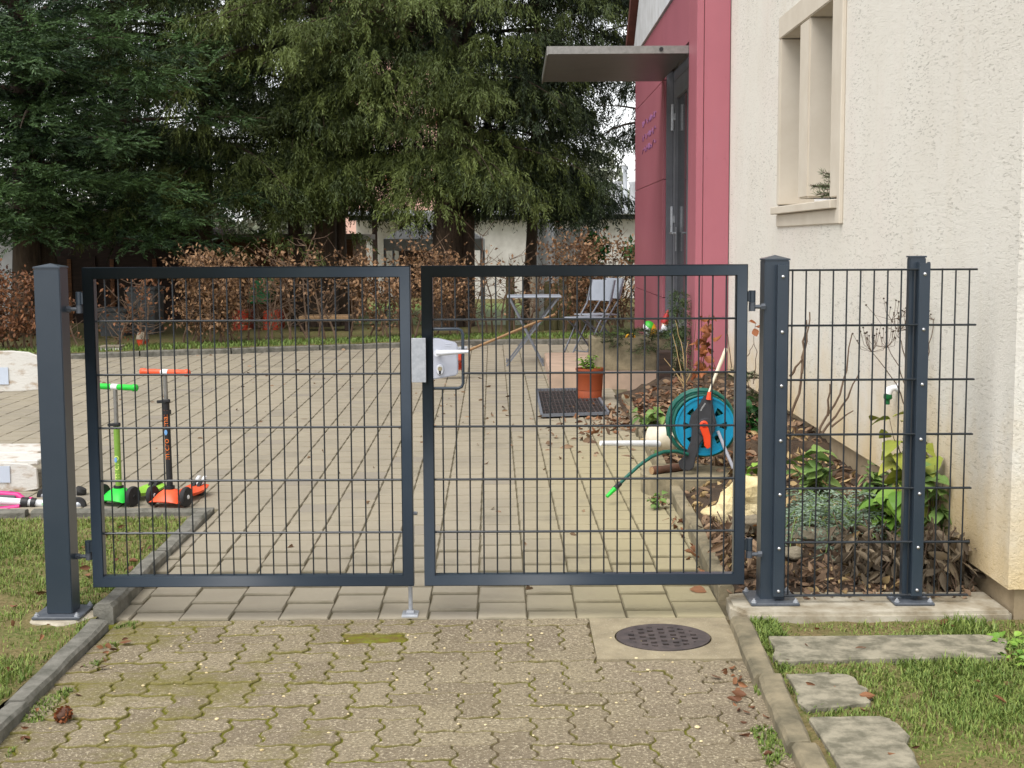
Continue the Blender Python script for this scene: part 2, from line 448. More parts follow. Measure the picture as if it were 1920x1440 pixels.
def plaster_mat():
    k = NT('rough_cream_plaster')
    x = k.sep()
    c = k.mix(k.ramp(k.noise(1.6, 5), .35, .7), srgb(226, 222, 212), srgb(221, 216, 205))
    c = k.mix(k.ramp(k.noise(.9, 4), .5, .75, 0, .4), c, srgb(222, 208, 200))
    pv = k.mapping((62, 20, 115))
    pits = k.ramp(k.noise(1.0, 3, .55, pv, 1.2), .585, .64)
    area = k.ramp(k.noise(1.4, 3), .38, .6, .25, 1)
    pits = k.math('MULTIPLY', pits, area)
    c = k.mix(k.math('MULTIPLY', pits, .5), c, srgb(130, 124, 112))
    drips = k.ramp(k.noise(1.0, 4, .6, k.mapping((1, 5, .8))), .55, .8, 0, .25)
    c = k.mix(drips, c, srgb(206, 194, 172))
    ys = k.math('ADD', k.ramp(x[2], 1.0, .15), k.math('MULTIPLY', k.math('SUBTRACT', k.noise(2.5, 5), .5), 1.3))
    c = k.mix(k.ramp(ys, .25, 1.0, 0, .65), c, srgb(214, 180, 108))       # rust-yellow damp stain at the foot of the wall
    h = k.math('SUBTRACT', k.noise(70, 6, .75), k.math('MULTIPLY', pits, .8))
    k.bump(h, .6, .016)
    return k.done(c, .92, 0, .2)
M['plaster'] = plaster_mat()
M['surround'] = mat('sandstone_surround', srgb(202, 193, 178), srgb(194, 184, 168), 4, .85, bump=.12, bscale=120, bdist=.003)
M['reveal'] = mat('beige_reveal', srgb(206, 192, 168), srgb(198, 184, 160), 3, .88)
M['plinth'] = mat('plinth_concrete', srgb(168, 150, 122), srgb(140, 124, 98), 5, .92, bump=.5, bscale=40)
def red_mat():
    k = NT('rose_red_cladding')
    c = k.mix(k.ramp(k.noise(1.2, 4), .35, .7), srgb(168, 99, 110), srgb(160, 93, 104))
    c = k.mix(k.ramp(k.noise(1.0, 5, .7, k.mapping((14, 14, 1.2))), .52, .8, 0, .35), c, srgb(154, 100, 114))
    return k.done(c, .45, 0, .45)
M['red'] = red_mat()
M['canopy'] = mat('grey_canopy_metal', srgb(96, 95, 94), srgb(86, 85, 84), 4, .4)
M['door_grey'] = mat('grey_door_paint', srgb(112, 114, 120), srgb(100, 102, 108), 6, .45)
M['door_glass'] = mat('door_glass', srgb(40, 44, 46), srgb(52, 54, 56), 3, .08, spec=.6)

# ------------------------------------------------------------------ ground, paving, kerbs
WX = 1.80                                     # plane of the house wall
g = MB(); N = 60
xs = np.linspace(-60, 60, 41); ysg = np.linspace(-8, 90, 50)
gv = [(x, y, -.14 + .009 * max(0, min(y, 30) - 5.1)) for y in ysg for x in xs]
gf = [(j * 41 + i, j * 41 + i + 1, (j + 1) * 41 + i + 1, (j + 1) * 41 + i) for j in range(49) for i in range(40)]
g.add(gv, gf)
tag(g.build('ground', M['soil']), kind='structure')

def kerbline(x):                              # far edge of the courtyard
    return 17.25 + .36 * (x + .4) if x < -.4 else 17.25 + .05 * (x + .4)

# courtyard slabs
s = MB(); SW, SL, G = .1885, .215, .004
rng = np.random.default_rng(3)
cols = range(-38, 10)
for i in cols:
    x0 = -.697 + SW * 5 - .012 + i * SW
    off = (i % 2) * .5
    for j in range(-1, 60):
        y0 = 5.13 + (j + off) * SL
        y1 = y0 + SL
        xm, ym = x0 + SW / 2, (y0 + y1) / 2
        drift = -.016 * (ym - 5.0)
        X0, X1 = x0 + drift, x0 + SW + drift
        if y1 < 5.155: continue
        y0c = max(y0, 5.13)
        if X1 > .80 + .012 * (ym - 5) + .0: 
            X1 = min(X1, .80 + .012 * (ym - 5))
            if X1 - X0 < .03: continue
        if X0 < -1.535 and ym < 7.02: 
            if X1 < -1.50: continue
            X0 = max(X0, -1.535)
        if ym > kerbline(xm) - .1: continue
        t = rng.uniform(0, 1)
        z = zc(ym) + rng.uniform(-.0012, .0012)
        g2, c = G * .5, .004
        o = [(X0 + g2, y0c + g2), (X1 - g2, y0c + g2), (X1 - g2, y1 - g2), (X0 + g2, y1 - g2)]
        n_ = [(X0 + g2 + c, y0c + g2 + c), (X1 - g2 - c, y0c + g2 + c), (X1 - g2 - c, y1 - g2 - c), (X0 + g2 + c, y1 - g2 - c)]
        v = [(x, y, z) for x, y in n_] + [(x, y, z - .005) for x, y in o] + [(x, y, z - .03) for x, y in o]
        f = [(0, 1, 2, 3)] + [(4 + k, 4 + (k + 1) % 4, (k + 1) % 4, k) for k in range(4)] + [(8 + k, 8 + (k + 1) % 4, 4 + (k + 1) % 4, 4 + k) for k in range(4)]
        s.add(v, f, [t] * 9, [0] + [1] * 8)
tag(s.build('courtyard_paving', M['slabs']), kind='structure')
jb = MB()
jb.add([(x, y, zc(y) - .0085) for y in (5.1, 6.2, 18) for x in (-8, 1.0)], [(0, 1, 3, 2), (2, 3, 5, 4)])
tag(jb.build('paving_bed', M['grit']), kind='structure')

# driveway of interlocking pavers (herringbone with wavy edges)
p = MB(); U = .1125; AMP = .105
def warp(x, y):
    return (x + AMP * U * math.sin(2 * math.pi * y / U) * 1.15, y + AMP * U * math.sin(2 * math.pi * x / U) * .8)
rng = np.random.default_rng(5)
XL, XR, YB, YT = -1.50, .785, 2.4, 5.13
def clampp(x, y):
    return (min(max(x, XL), XR), min(max(y, YB), YT - .002))
mossc = onz(585, 1193, ZN)
cands = []
for iy in range(-2, 27):
    for ix in range(-16, 11):
        d = (ix - iy) % 4
        if d == 0: w, h = 2, 1
        elif d == 3: w, h = 1, 2
        else: continue
        x0, y0 = ix * U + .05, 2.35 + iy * U
        cx, cy = x0 + w * U / 2, y0 + h * U / 2
        if cx > XR + .1 or cx < XL - .1 or cy > YT + .06: continue
        mode = 'Y' if cy < 4.60 else 'X'
        if cx > .272 and cy > 4.60:
            if cy - h * U / 2 < 4.575: mode = 'Y'
            elif cx - w * U / 2 < .25: mode = 'X'
            else: continue
        st = 4
        ring = []
        for k in range(w * st): ring.append((x0 + k * U / st, y0))
        for k in range(h * st): ring.append((x0 + w * U, y0 + k * U / st))
        for k in range(w * st): ring.append((x0 + w * U - k * U / st, y0 + h * U))
        for k in range(h * st): ring.append((x0, y0 + h * U - k * U / st))
        n = len(ring)
        t = rng.uniform(0, 1); z = ZN + rng.uniform(-.003, .003); sx, sy = rng.normal(0, .008), rng.normal(0, .008)
        def lay(ins, dz):
            o = []
            for (x, y) in ring:
                wx, wy = warp(x, y)
                fx, fy = 1 - 2 * ins / (w * U), 1 - 2 * ins / (h * U)
                X, Y = clampp(cx + (wx - cx) * fx, cy + (wy - cy) * fy)
                if X > .272 and Y > 4.60:
                    if mode == 'Y': Y = 4.60
                    else: X = .272
                o.append((X, Y, z + dz + sx * (X - cx) + sy * (Y - cy)))
            return o
        cands.append((math.hypot(cx - mossc.x - .06, (cy - mossc.y) * 1.4) + (0 if w == 2 else .2), len(cands), (lay(.0080, 0), lay(.0045, -.0018), lay(.0028, -.005), lay(.0024, -.02), n, t)))
bi = min(cands)[1]
for _, i, (a, b, c, d, n, t) in cands:
    v = a + b + c + d
    f = [tuple(range(n))]
    for q in range(3):
        f += [((q + 1) * n + k, (q + 1) * n + (k + 1) % n, q * n + (k + 1) % n, q * n + k) for k in range(n)]
    am = 2.0 if i == bi else 0
    p.add(v, f, [t] * len(f), [am] + [max(am, .35)] * n + [max(am, .8)] * n + [1.0] * n)
tag(p.build('driveway_paving', M['pavers']), kind='structure')
jb = MB(); jb.add([(-1.54, 2.0, ZN - .0055), (.83, 2.0, ZN - .0055), (.83, 5.125, ZN - .0055), (-1.54, 5.125, ZN - .0055)], [(0, 1, 2, 3)])
tag(jb.build('driveway_bed', M['joint']), kind='structure')

# kerbs as runs of separate stones, a little out of line
def kerb_run(name, pts, w, h0, top, seglen, seed, m='kerb', jit=.006):
    rg = np.random.default_rng(seed); k = MB()
    P = [Vector((*q, 0)) for q in pts]
    for a, b in zip(P[:-1], P[1:]):
        L = (b - a).length; n = max(1, round(L / seglen)); d = (b - a) / n
        for i in range(n):
            s0, s1 = a + d * (i + .008), a + d * (i + .992)
            for q in (s0, s1):
                q.x += rg.normal(0, jit); q.y += rg.normal(0, jit * .3)
            u = (s1 - s0).normalized(); nr = Vector((-u.y, u.x, 0)) * w / 2
            vs, nn = [], 7
            for c in range(nn):
                q = s0.lerp(s1, c / (nn - 1)); zt = top(q.y) + rg.normal(0, .003)
                for sd, zz in ((-1, h0), (-1, zt - .012), (-.72, zt + rg.normal(0, .002)), (.72, zt + rg.normal(0, .002)), (1, zt - .012), (1, h0)):
                    vs.append(q + nr * (sd * (1 + rg.normal(0, .05))) + Vector((0, 0, zz)))
            fs = [(c * 6 + e, c * 6 + e + 1, c * 6 + 7 + e, c * 6 + 6 + e) for c in range(nn - 1) for e in range(5)]
            fs += [tuple(range(6)), tuple(range((nn - 1) * 6 + 5, (nn - 1) * 6 - 1, -1))]
            k.add(vs, fs, rg.uniform(0, 1))
    o = k.build(name, M[m], bevel=0)
    return tag(o, kind='structure')
kerb_run('kerb_stones', [(-1.47, 2.6), (-1.525, 4.1), (-1.545, 5.02)], .07, -.12, lambda y: .0, .8, 1)
kerb_run('lawn_kerb', [(-1.555, 5.09), (-1.585, 6.93)], .075, -.1, lambda y: .026 + .008 * (y - 4.9), 1.0, 2)
kerb_run('lawn_kerb', [(-1.545, 6.96), (-5.2, 6.80)], .07, -.06, lambda y: .040, 1.0, 3)
kerb_run('driveway_kerb', [(.765, 2.6), (.785, 3.71), (.80, 4.31), (.828, 5.0)], .075, -.12, lambda y: .004, .75, 4, 'cut_stone')
kerb_run('bed_kerb', [(.825, 5.3), (.855, 8.5), (.90, 11.35)], .06, -.06, lambda y: zc(y) + .07, 1.0, 5, 'cut_stone')
kerb_run('far_kerb', [(-8.2, kerbline(-8.2)), (-.4, kerbline(-.4)), (2.6, kerbline(2.6))], .09, -.05, lambda y: zc(y) + .06, 1.0, 6)

# lawns (soil sheets; the blades come later), bed soil
def sheet(name, x0, x1, y0, y1, zf, nx, ny, m, amp, seed):
    rg = np.random.default_rng(seed); q = MB()
    v = [(x, y, zf(x, y) + rg.normal(0, amp)) for y in np.linspace(y0, y1, ny) for x in np.linspace(x0, x1, nx)]
    f = [(j * nx + i, j * nx + i + 1, (j + 1) * nx + i + 1, (j + 1) * nx + i) for j in range(ny - 1) for i in range(nx - 1)]
    q.add(v, f)
    return tag(q.build(name, M[m], smooth=180), kind='structure')
def lawnz(y): return -.022 + .04 * min(1, max(0, (y - 5) / 1.6))
sheet('lawn_soil', -5.2, -1.575, 2.2, 6.80, lambda x, y: lawnz(y), 70, 70, 'lawn_soil', .006, 1)
sheet('lawn_soil', (.815), 4.2, 2.2, 4.99, lambda x, y: -.018, 60, 50, 'lawn_soil', .005, 2)
def bedz(x, y):
    return zc(y) + .03 + .09 * min(1, max(0, (y - 5.3) / 1.6)) * min(1, max(0, (x - .85) / .4)) + (.06 if y > 8 else 0) * min(1, max(0, (x - .95) / .3))
sheet('bed_soil', .84, 1.9, 5.22, 11.7, bedz, 24, 110, 'soil', .008, 3)
for (a, b, nm) in ((-12, 9, 'verge_soil'),):
    q = MB(); v = []; n = 40
    for x in np.linspace(a, b, n):
        y = kerbline(x)
        v += [(x, y + .03, zc(y) + .06), (x, y + .9, zc(y) + .08), (x, y + 20, .17)]
    q.add(v, [(i * 3 + e, (i + 1) * 3 + e, (i + 1) * 3 + e + 1, i * 3 + e + 1) for i in range(n - 1) for e in (0, 1)])
    tag(q.build('verge_soil', M['lawn_soil']), kind='structure')

# concrete footing under the fence and the paved manhole surround
q = MB()
rg = np.random.default_rng(9)
pts = [(.805, 5.10), (.845, 5.01), (.90, 4.995), (1.3, 4.985), (1.83, 5.0), (1.83, 5.30), (.90, 5.31), (.815, 5.28)]
q.prism([(x, y, -.12) for x, y in pts], (0, 0, .136))
tag(q.build('footing', M['concrete_light'], bevel=.012, seg=2), 'pale concrete footing strip carrying the two right fence posts', 'footing')
mh = thing('manhole', 'round cast iron grated cover set in a square concrete surround', 'manhole cover', (.515, 4.82, 0))
c = MB(mh)
mx, my, mr, hw = .527, 4.868, .168, .262
n = 48
sq = []
for k in range(n):
    a = 2 * math.pi * k / n; ca, sa = math.cos(a), math.sin(a)
    e = hw / max(abs(ca), abs(sa))
    sq.append((max(mx + ca * e, .275), min(my + sa * e * .985, 5.128), .003))
rim = [(mx + math.cos(2 * math.pi * k / n) * (mr + .006), my + math.sin(2 * math.pi * k / n) * (mr + .006), .004) for k in range(n)]
c.add(sq + rim + [(x, y, -.05) for x, y, z in rim] + [(x, y, -.05) for x, y, z in sq],
      [(k, (k + 1) % n, n + (k + 1) % n, n + k) for k in range(n)] + [(n + k, n + (k + 1) % n, 2 * n + (k + 1) % n, 2 * n + k) for k in range(n)] +
      [(3 * n + k, 3 * n + (k + 1) % n, (k + 1) % n, k) for k in range(n)])
c.build('concrete_surround', M['concrete_sand'], mh)
# cover: plate with slots cut as real openings between bars
cv = MB(mh)
cell = .0056
def inslot(x, y):
    r = math.hypot(x, y)
    if r > .128: return False
    u = x / .0375 ; row = math.floor(u + .5)
    v = y / .048 + (.5 if row % 2 else 0)
    return abs(u - row) < .30 and abs(v - math.floor(v + .5)) < .24
m_ = int(mr / cell) + 1
G_ = {}
def vid(i, j, z):
    return None
vs, fs, idx = [], [], {}
def V_(i, j, z):
    key = (i, j, z)
    if key not in idx:
        x, y = i * cell, j * cell
        r = math.hypot(x, y)
        if r > mr: x, y = x * mr / r, y * mr / r
        idx[key] = len(vs); vs.append((mx + x, my + y, z))
    return idx[key]
solid = {}
for i in range(-m_, m_):
    for j in range(-m_, m_):
        x, y = (i + .5) * cell, (j + .5) * cell
        solid[i, j] = math.hypot(x, y) < mr + cell * .3 and not inslot(x, y)
for (i, j), sdd in solid.items():
    if not sdd: continue
    zt, zb = .006, .0015
    fs.append((V_(i, j, zt), V_(i + 1, j, zt), V_(i + 1, j + 1, zt), V_(i, j + 1, zt)))
    for (di, dj, e0, e1) in ((1, 0, (i + 1, j), (i + 1, j + 1)), (-1, 0, (i, j + 1), (i, j)), (0, 1, (i + 1, j + 1), (i, j + 1)), (0, -1, (i, j), (i + 1, j))):
        if not solid.get((i + di, j + dj), False):
            fs.append((V_(*e0, zb), V_(*e1, zb), V_(*e1, zt), V_(*e0, zt)))
cv.add(vs, fs)
cv.build('grated_cover', M['cast_iron'], mh)
pit = MB(mh); pit.lathe([(0, -.045), (mr + .004, -.045)], (mx, my, 0), 32)
pit.build('shaft', M['dark_hole'], mh)
mh.location.z = ZN

for nm, poly, lab, z in (
    ('flagstone', [(.885, 4.745), (1.64, 4.755), (1.70, 4.70), (1.63, 4.50), (1.1, 4.475), (.86, 4.46)], 'long flagstone lying across the lawn below the fence footing', .002),
    ('flagstone', [(.86, 4.335), (1.0, 4.345), (1.06, 4.32), (1.09, 4.15), (1.06, 4.05), (.855, 3.99)], 'small rounded flagstone between the long slab and the nearest slab', -.002),
    ('flagstone', [(.855, 3.92), (1.06, 3.93), (1.10, 3.86), (1.06, 3.5), (1.05, 3.2), (.85, 3.2)], 'nearest flagstone running out of the bottom of the picture beside the kerb', .0)):
    q = MB(); n = len(poly)
    ring = []
    for a, b in zip(poly, poly[1:] + poly[:1]):
        for t in np.linspace(0, 1, 6)[:-1]:
            ring.append((a[0] + (b[0] - a[0]) * t + random.gauss(0, .006), a[1] + (b[1] - a[1]) * t + random.gauss(0, .006), z))
    q.prism([(x, y, -.08) for x, y, _ in ring], (0, 0, z + .08))
    tag(q.build(nm, M['flag'] if 'flag' in M else M['kerb'], bevel=.008), lab, 'flagstone', 'flagstones on the right lawn')

# ------------------------------------------------------------------ gate
D = 5.12
ZT, ZB, ZR = 1.294, .091, 1.0943
FR = .042                                      # frame tube
LX = [(-1.5955, -.3851), (-.3454, .8596)]
labels = ['left gate leaf of grey mesh in a tube frame, with the galvanised drop bolt', 'right gate leaf of grey mesh in a tube frame, carrying the silver lock box']
leafs = []
for li, (a, b) in enumerate(LX):
    r = thing('gate_leaf', labels[li], 'gate', (a, D, ZB), 0, 'pair of gate leaves')
    leafs.append(r)
    y0, y1 = D, D + .042
    fr = MB(r)
    for poly in ([(a, ZT), (b, ZT), (b - FR, ZT - FR), (a + FR, ZT - FR)], [(a, ZB), (a + FR, ZB + FR), (b - FR, ZB + FR), (b, ZB)],
                 [(a, ZB), (a, ZT), (a + FR, ZT - FR), (a + FR, ZB + FR)], [(b, ZT), (b, ZB), (b - FR, ZB + FR), (b - FR, ZT - FR)]):
        cx = sum(q[0] for q in poly) / 4; cz = sum(q[1] for q in poly) / 4
        # mitred tubes, a hair apart so the joint line shows
        pp = [(cx + (x - cx) * (1 - .0006 / max(.02, abs(x - cx))) if False else x, y0, z) for x, z in poly]
        fr.prism(pp, (0, y1 - y0, 0))
    fr.build('frame', M['anthracite'], r, bevel=.0028, seg=2, smooth=40)
    # narrow mitre seams of filler where the tubes meet
    w = MB(r); ym = (y0 + y1) / 2
    xa = at(201.7 if li == 0 else 829.3, 697, ym).x
    nrod = 22
    lockx = at(868, 670, ym).x if li == 1 else -9
    zlt, zlb = at(840, 617, ym).z, at(840, 728, ym).z
    for i in range(nrod):
        x = xa + i * .0502
        if x > b - FR - .005: continue
        if li == 1 and x < lockx:
            w.tube([(x, ym, ZB + FR - .004), (x, ym, zlb)], .0031, 6)
            w.tube([(x, ym, zlt), (x, ym, ZT - FR + .004)], .0031, 6)
        else:
            w.tube([(x, ym, ZB + FR - .004), (x, ym, ZT - FR + .004)], .0031, 6)
    for i in range(5):
        z = ZR - .2 * i
        x0 = a + FR - .004
        if li == 1 and zlb < z < zlt: x0 = lockx
        for sy in (-.0062, .0062):
            w.tube([(x0, ym + sy, z), (b - FR + .004, ym + sy, z)], .0037, 6)
    w.build('mesh_infill', M['rod'], r, smooth=50)
    if li == 1:
        lo = MB(r); x0 = a + FR - .003
        cr = .018
        pts = [(x0, ym, zlt), (lockx - cr, ym, zlt), (lockx - cr * .3, ym, zlt - cr * .3), (lockx, ym, zlt - cr), (lockx, ym, zlb + cr),
               (lockx - cr * .3, ym, zlb + cr * .3), (lockx - cr, ym, zlb), (x0, ym, zlb)]
        lo.tube(pts, .006, 8); lo.build('lock_guard_rod', M['anthracite'], r, smooth=50)
        # lock box
        bx = MB(r)
        px = [(809, 634), (822, 635), (852, 642), (858, 648), (859, 700), (856, 704), (812, 712)]
        poly = [at(u, v, D + .002) for u, v in px]
        poly[0].x = poly[-1].x = b - 1.205 + FR - .004
        bx.prism([(q.x, D + .003, q.z) for q in poly], (0, .036, 0))
        lk = bx.build('lock_box', M['lock_grey'], r, bevel=.004, seg=2, smooth=40)
        q0 = at(820, 661, D - .02); q1 = at(878, 659, D - .045)
        hb = MB(r)
        hb.lathe([(.0125, 0), (.0125, .012), (.009, .02), (.009, .05)], (q0.x, D - .047, q0.z), 16, 'Y')
        hb.tube([(q0.x, D - .040, q0.z), (q0.x + .02, D - .045, q0.z + .001), (q0.x + .06, D - .046, q0.z + .003), (q1.x, D - .043, q0.z + .005)], [.011, .0105, .009, .006], 10)
        hb.build('lever_handle', M['handle_white'], lk, smooth=50)
        hb = MB(r)
        hb.lathe([(.0125, 0), (.009, .02)], (q0.x, D + .05, q0.z), 16, 'Y')
        hb.tube([(q0.x, D + .075, q0.z), (q0.x + .06, D + .078, q0.z + .004), (q0.x + .108, D + .076, q0.z + .009)], [.010, .009, .0065], 10)
        hb.build('lever_handle', M['handle_white'], lk, smooth=50)
        e = at(825, 693, D)
        es = MB(r)
        es.lathe([(.0001, -.0065), (.0155, -.0065), (.0175, -.003), (.0175, .006)], (0, 0, 0), 24, 'Y', Matrix.Diagonal((.78, 1, 1.15)))
        for vv in (es.V[-1],): vv += np.array((e.x, D, e.z))
        es.build('escutcheon', M['handle_white'], lk, smooth=40)
        ky = MB(r)
        ky.lathe([(.0001, -.010), (.0075, -.010), (.0085, -.008), (.0085, -.004)], (e.x, D, e.z + .004), 18, 'Y')
        ky.build('key_cylinder', M['brass'], lk, smooth=40)
        ky = MB(r)
        ky.box(e.x - .0035, e.x + .0035, D - .0085, D - .004, e.z - .0165, e.z - .0035)
        ky.build('keyhole', M['dark_hole'], lk)
        lb = MB(r); q = at(840, 646.5, D)
        lb.box(q.x - .011, q.x + .011, D + .0015, D + .004, q.z - .0045, q.z - .0035)
        lb.box(q.x - .011, q.x + .011, D + .0015, D + .004, q.z + .0035, q.z + .0045)
        lb.build('embossed_badge', M['handle_white'], lk)
    else:
        sp = MB(r)
        q0, q1 = at(771, 634, D - .006), at(799, 717, D - .006)
        sp.box(q0.x, q1.x, D - .008, D - .0025, q1.z, q0.z)
        sp.build('strike_plate', M['galv'], r, bevel=.001)
        db = MB(r); xb = at(770, 1130, D + .06).x
        db.tube([(xb, D + .058, -.03), (xb, D + .058, .36)], .008, 10)
        db.tube([(xb, D + .058, .36), (xb + .03, D + .05, .36)], .007, 8)
        db.box(xb - .018, xb + .018, D + .043, D + .05, .25, .31)
        db.build('drop_bolt', M['galv'], r, smooth=40)
    # hinges
    hx = a if li == 0 else b; sg = -1 if li == 0 else 1
    for (v0, v1, v2, v3) in ((548, 568, 574, 588), (1013, 1040, 1034, 1052)):
        zt = at(140 if li == 0 else 1412, v0, D).z; zm = at(140, v1, D).z; zb = at(140, v3, D).z
        if li == 0: zt, zm, zb = at(145, 548 if v0 < 700 else 1017, D).z, at(145, 573 if v0 < 700 else 1040, D).z, at(145, 588 if v0 < 700 else 1053, D).z
        else: zt, zm, zb = at(1412, 545 if v0 < 700 else 1012, D).z, at(1412, 568 if v0 < 700 else 1036, D).z, at(1412, 584 if v0 < 700 else 1049, D).z
        xh = hx + sg * .021
        h = MB(r)
        h.lathe([(.0125, zm + .001), (.0125, zt)], (xh, D + .03, 0), 14)
        h.box(min(hx, xh), max(hx, xh), D + .022, D + .038, zm + .004, zt - .003)
        ho = h.build('hinge', M['anthracite'], r, smooth=40)
        h = MB(r)
        h.lathe([(.0125, zb), (.0125, zm)], (xh, D + .03, 0), 14)
        px = -1.662 if li == 0 else .925
        zz = (zb + zm) / 2
        h.tube([(xh + sg * .008, D + .03, zz), (px, D + .03, zz)], .0075, 8)
        h.tube([(px - sg * .012, D + .03, zz), (px + sg * .004, D + .03, zz)], .0125, 6)
        h.build('hinge_pin', M['anthracite_bed'], ho, smooth=40)

def pyramid_cap(mb, x0, x1, y0, y1, z, h):
    e = .002; cx, cy = (x0 + x1) / 2, (y0 + y1) / 2
    v = [(x0 - e, y0 - e, z), (x1 + e, y0 - e, z), (x1 + e, y1 + e, z), (x0 - e, y1 + e, z)]
    v += [(x, y, z + .006) for x, y, _ in v] + [(cx, cy, z + h)]
    mb.add(v, [(3, 2, 1, 0), (0, 1, 5, 4), (1, 2, 6, 5), (2, 3, 7, 6), (3, 0, 4, 7), (4, 5, 8), (5, 6, 8), (6, 7, 8), (7, 4, 8)])
def base(root, x0, x1, y0, y1, z, bolts):
    b_ = MB(root); b_.box(x0, x1, y0, y1, z, z + .010)
    bp = b_.build('base_plate', M['anthracite_bed'], root, bevel=.002)
    for (x, y) in bolts:
        k = MB(root); k.lathe([(.011, 0), (.011, .003), (.008, .003), (.008, .009), (.0035, .010), (.0035, .015)], (x, y, z + .010), 6)
        k.build('anchor_bolt', M['galv'], bp)
# left post
pl = at(66, 500, 5.09).x
pf = Vector((-1.783, 5.075, 0))
r = thing('gate_post', 'free-standing square grey gate post on the left lawn with a pointed cap', 'post', (-1.713, 5.13, .03))
q = MB(r); q.box(-1.761, -1.665, 5.085, 5.181, .0, 1.292); q.build('shaft', M['anthracite'], r, bevel=.003, seg=2, smooth=40)
q = MB(r); pyramid_cap(q, -1.761, -1.665, 5.085, 5.181, 1.292, .018); q.build('cap', M['anthracite'], r)
base(r, -1.803, -1.623, 5.035, 5.225, -.010, [(-1.788, 5.05), (-1.638, 5.05), (-1.638, 5.21), (-1.788, 5.21)])
q = MB(r)
ring = [(-1.713 + .125 * math.cos(t) * (1 + .12 * math.sin(3 * t + 1)), 5.11 + .115 * math.sin(t) * (1 + .1 * math.sin(4 * t)), -.06) for t in np.linspace(0, 6.283, 28)[:-1]]
q.prism(ring, (0, 0, .0485)); q.build('concrete_foot', M['concrete_light'], r, bevel=.008)
# right posts with clamp rails
PX = [(.925, 1.018, 5.15, 5.243, 1.307), (1.462, 1.522, 5.15, 5.19, 1.315)]
labs = ['thick square right gate post with pointed cap and a screwed clamp rail', 'slim fence post with a screwed clamp rail midway along the mesh panel']
RZ = []
for i, (x0, x1, y0, y1, zt) in enumerate(PX):
    r = thing('fence_post', labs[i], 'post', ((x0 + x1) / 2, (y0 + y1) / 2, .05), 0, 'posts on the right footing')
    q = MB(r); q.box(x0, x1, y0, y1, .024, zt); q.build('shaft', M['anthracite'], r, bevel=.003, seg=2, smooth=40)
    q = MB(r); pyramid_cap(q, x0, x1, y0, y1, zt, .02 if i == 0 else .004); q.build('cap', M['anthracite'], r)
    cx = .987 if i == 0 else 1.508
    q = MB(r); q.box(cx - .020, cx + .020, 5.112, 5.118, .046, zt - .016 if i == 0 else zt - .02)
    q.box(cx - .020, cx - .017, 5.118, 5.149, .046, zt - .016); q.box(cx + .017, cx + .020, 5.118, 5.149, .046, zt - .016)
    rail = q.build('clamp_rail', M['anthracite'], r, bevel=.001)
    for k in range(7):
        v = [519, 623, 724, 827, 928, 1029, 1109][k] if i == 0 else [514, 618, 721, 824, 926, 1027, 1107][k]
        z = at(1462 if i == 0 else 1722, v, 5.11).z
        k_ = MB(r); k_.lathe([(.0001, -.006), (.004, -.0052), (.0068, -.0025), (.0072, 0)], (cx, 5.112, z), 14, 'Y')
        k_.build('screw', M['screw'], rail, smooth=60)
    base(r, x0 - .045, x1 + .045, 5.085 if i == 0 else 5.08, y1 + .045 if i == 0 else 5.20, .0175,
         [(x0 - .032, 5.10), (x1 + .032, 5.10), (x0 - .032, y1 + .03 if i == 0 else 5.18), (x1 + .032, y1 + .03 if i == 0 else 5.18)])
# mesh fence panel
r = thing('mesh_fence', 'grey double-rod mesh fence panel between the right gate post and the house', 'fence', (1.3, 5.134, .08))
w = MB(r); ym = 5.134
xr = at(1828, 505, ym).x
zz = [at(1600, v, ym).z for v in (506, 610, 712, 814.5, 915.5, 1016.5, 1116)]
xl = 1.02; x0 = at(1511, 560, ym).x
w_h = MB(r)
for z in zz:
    for sy in (-.0062, .0062): w_h.tube([(.972, ym + sy, z), (xr + .008, ym + sy, z)], .0038, 6)
w_h.build('cross_rods', M['rod'], r, smooth=50)
i = -1
while x0 + i * .0502 < xr + .004:
    w.tube([(x0 + i * .0502, ym, zz[-1] - .004), (x0 + i * .0502, ym, zz[0] + .004)], .0031, 6); i += 1
w.build('upright_rods', M['rod'], r, smooth=50)
# floor socket of the drop bolt
q = MB(); x = at(770, 1160, 5.17).x
q.box(x - .032, x + .030, 5.135, 5.215, -.036, -.027); q.box(x - .016, x + .014, 5.165, 5.19, -.027, -.016)
tag(q.build('bolt_socket', M['galv'], bevel=.0015), 'small galvanised floor plate under the drop bolt', 'bolt socket')

# ------------------------------------------------------------------ house and rose-red annex
ho = thing('house', 'cream rough-plastered house wall with a two-light stone window on the right', 'house', (1.8, 5.05, 0))
WY0, WY1, T = 4.975, 11.7, .42
OPZ0, OPZ1 = 1.66, 2.73
wy = [onx(u, 240, WX).y for u in (1562, 1517, 1503, 1466)]
q = MB(ho)
XB = WX + T
q.box(WX, XB, WY0, wy[0] - .12, .265, 6.0) if False else None
def pz(y): return .105 if y < 5.75 else (.265 if y > 6.3 else .105 + .16 * (y - 5.75) / .55)
ysb = [WY0, 5.75, 6.3, 7.6, 9.5, WY1]
poly = [(WX, y, pz(y)) for y in ysb] + [(WX, WY1, 1.47), (WX, WY0, 1.47)]
q.prism(poly, (T, 0, 0))
WB0, WB1 = onx(1580, 400, WX).y, onx(1459, 400, WX).y
WTOP = 2.87
q.box(WX, XB, WY0, WB0, 1.47, WTOP); q.box(WX, XB, WB1, WY1, 1.47, WTOP); q.box(WX, XB, WY0, WY1, WTOP, 6.2)
q.box(XB, 7.0, WY0, WY0 + T, .105, 6.2)
q.build('plaster_wall', M['plaster'], ho)
q = MB(ho); q.box(WX + .035, XB, WY0 + .03, WY1, -.1, .30); q.box(XB, 7, WY0 + .03, WY0 + T, -.1, .2)
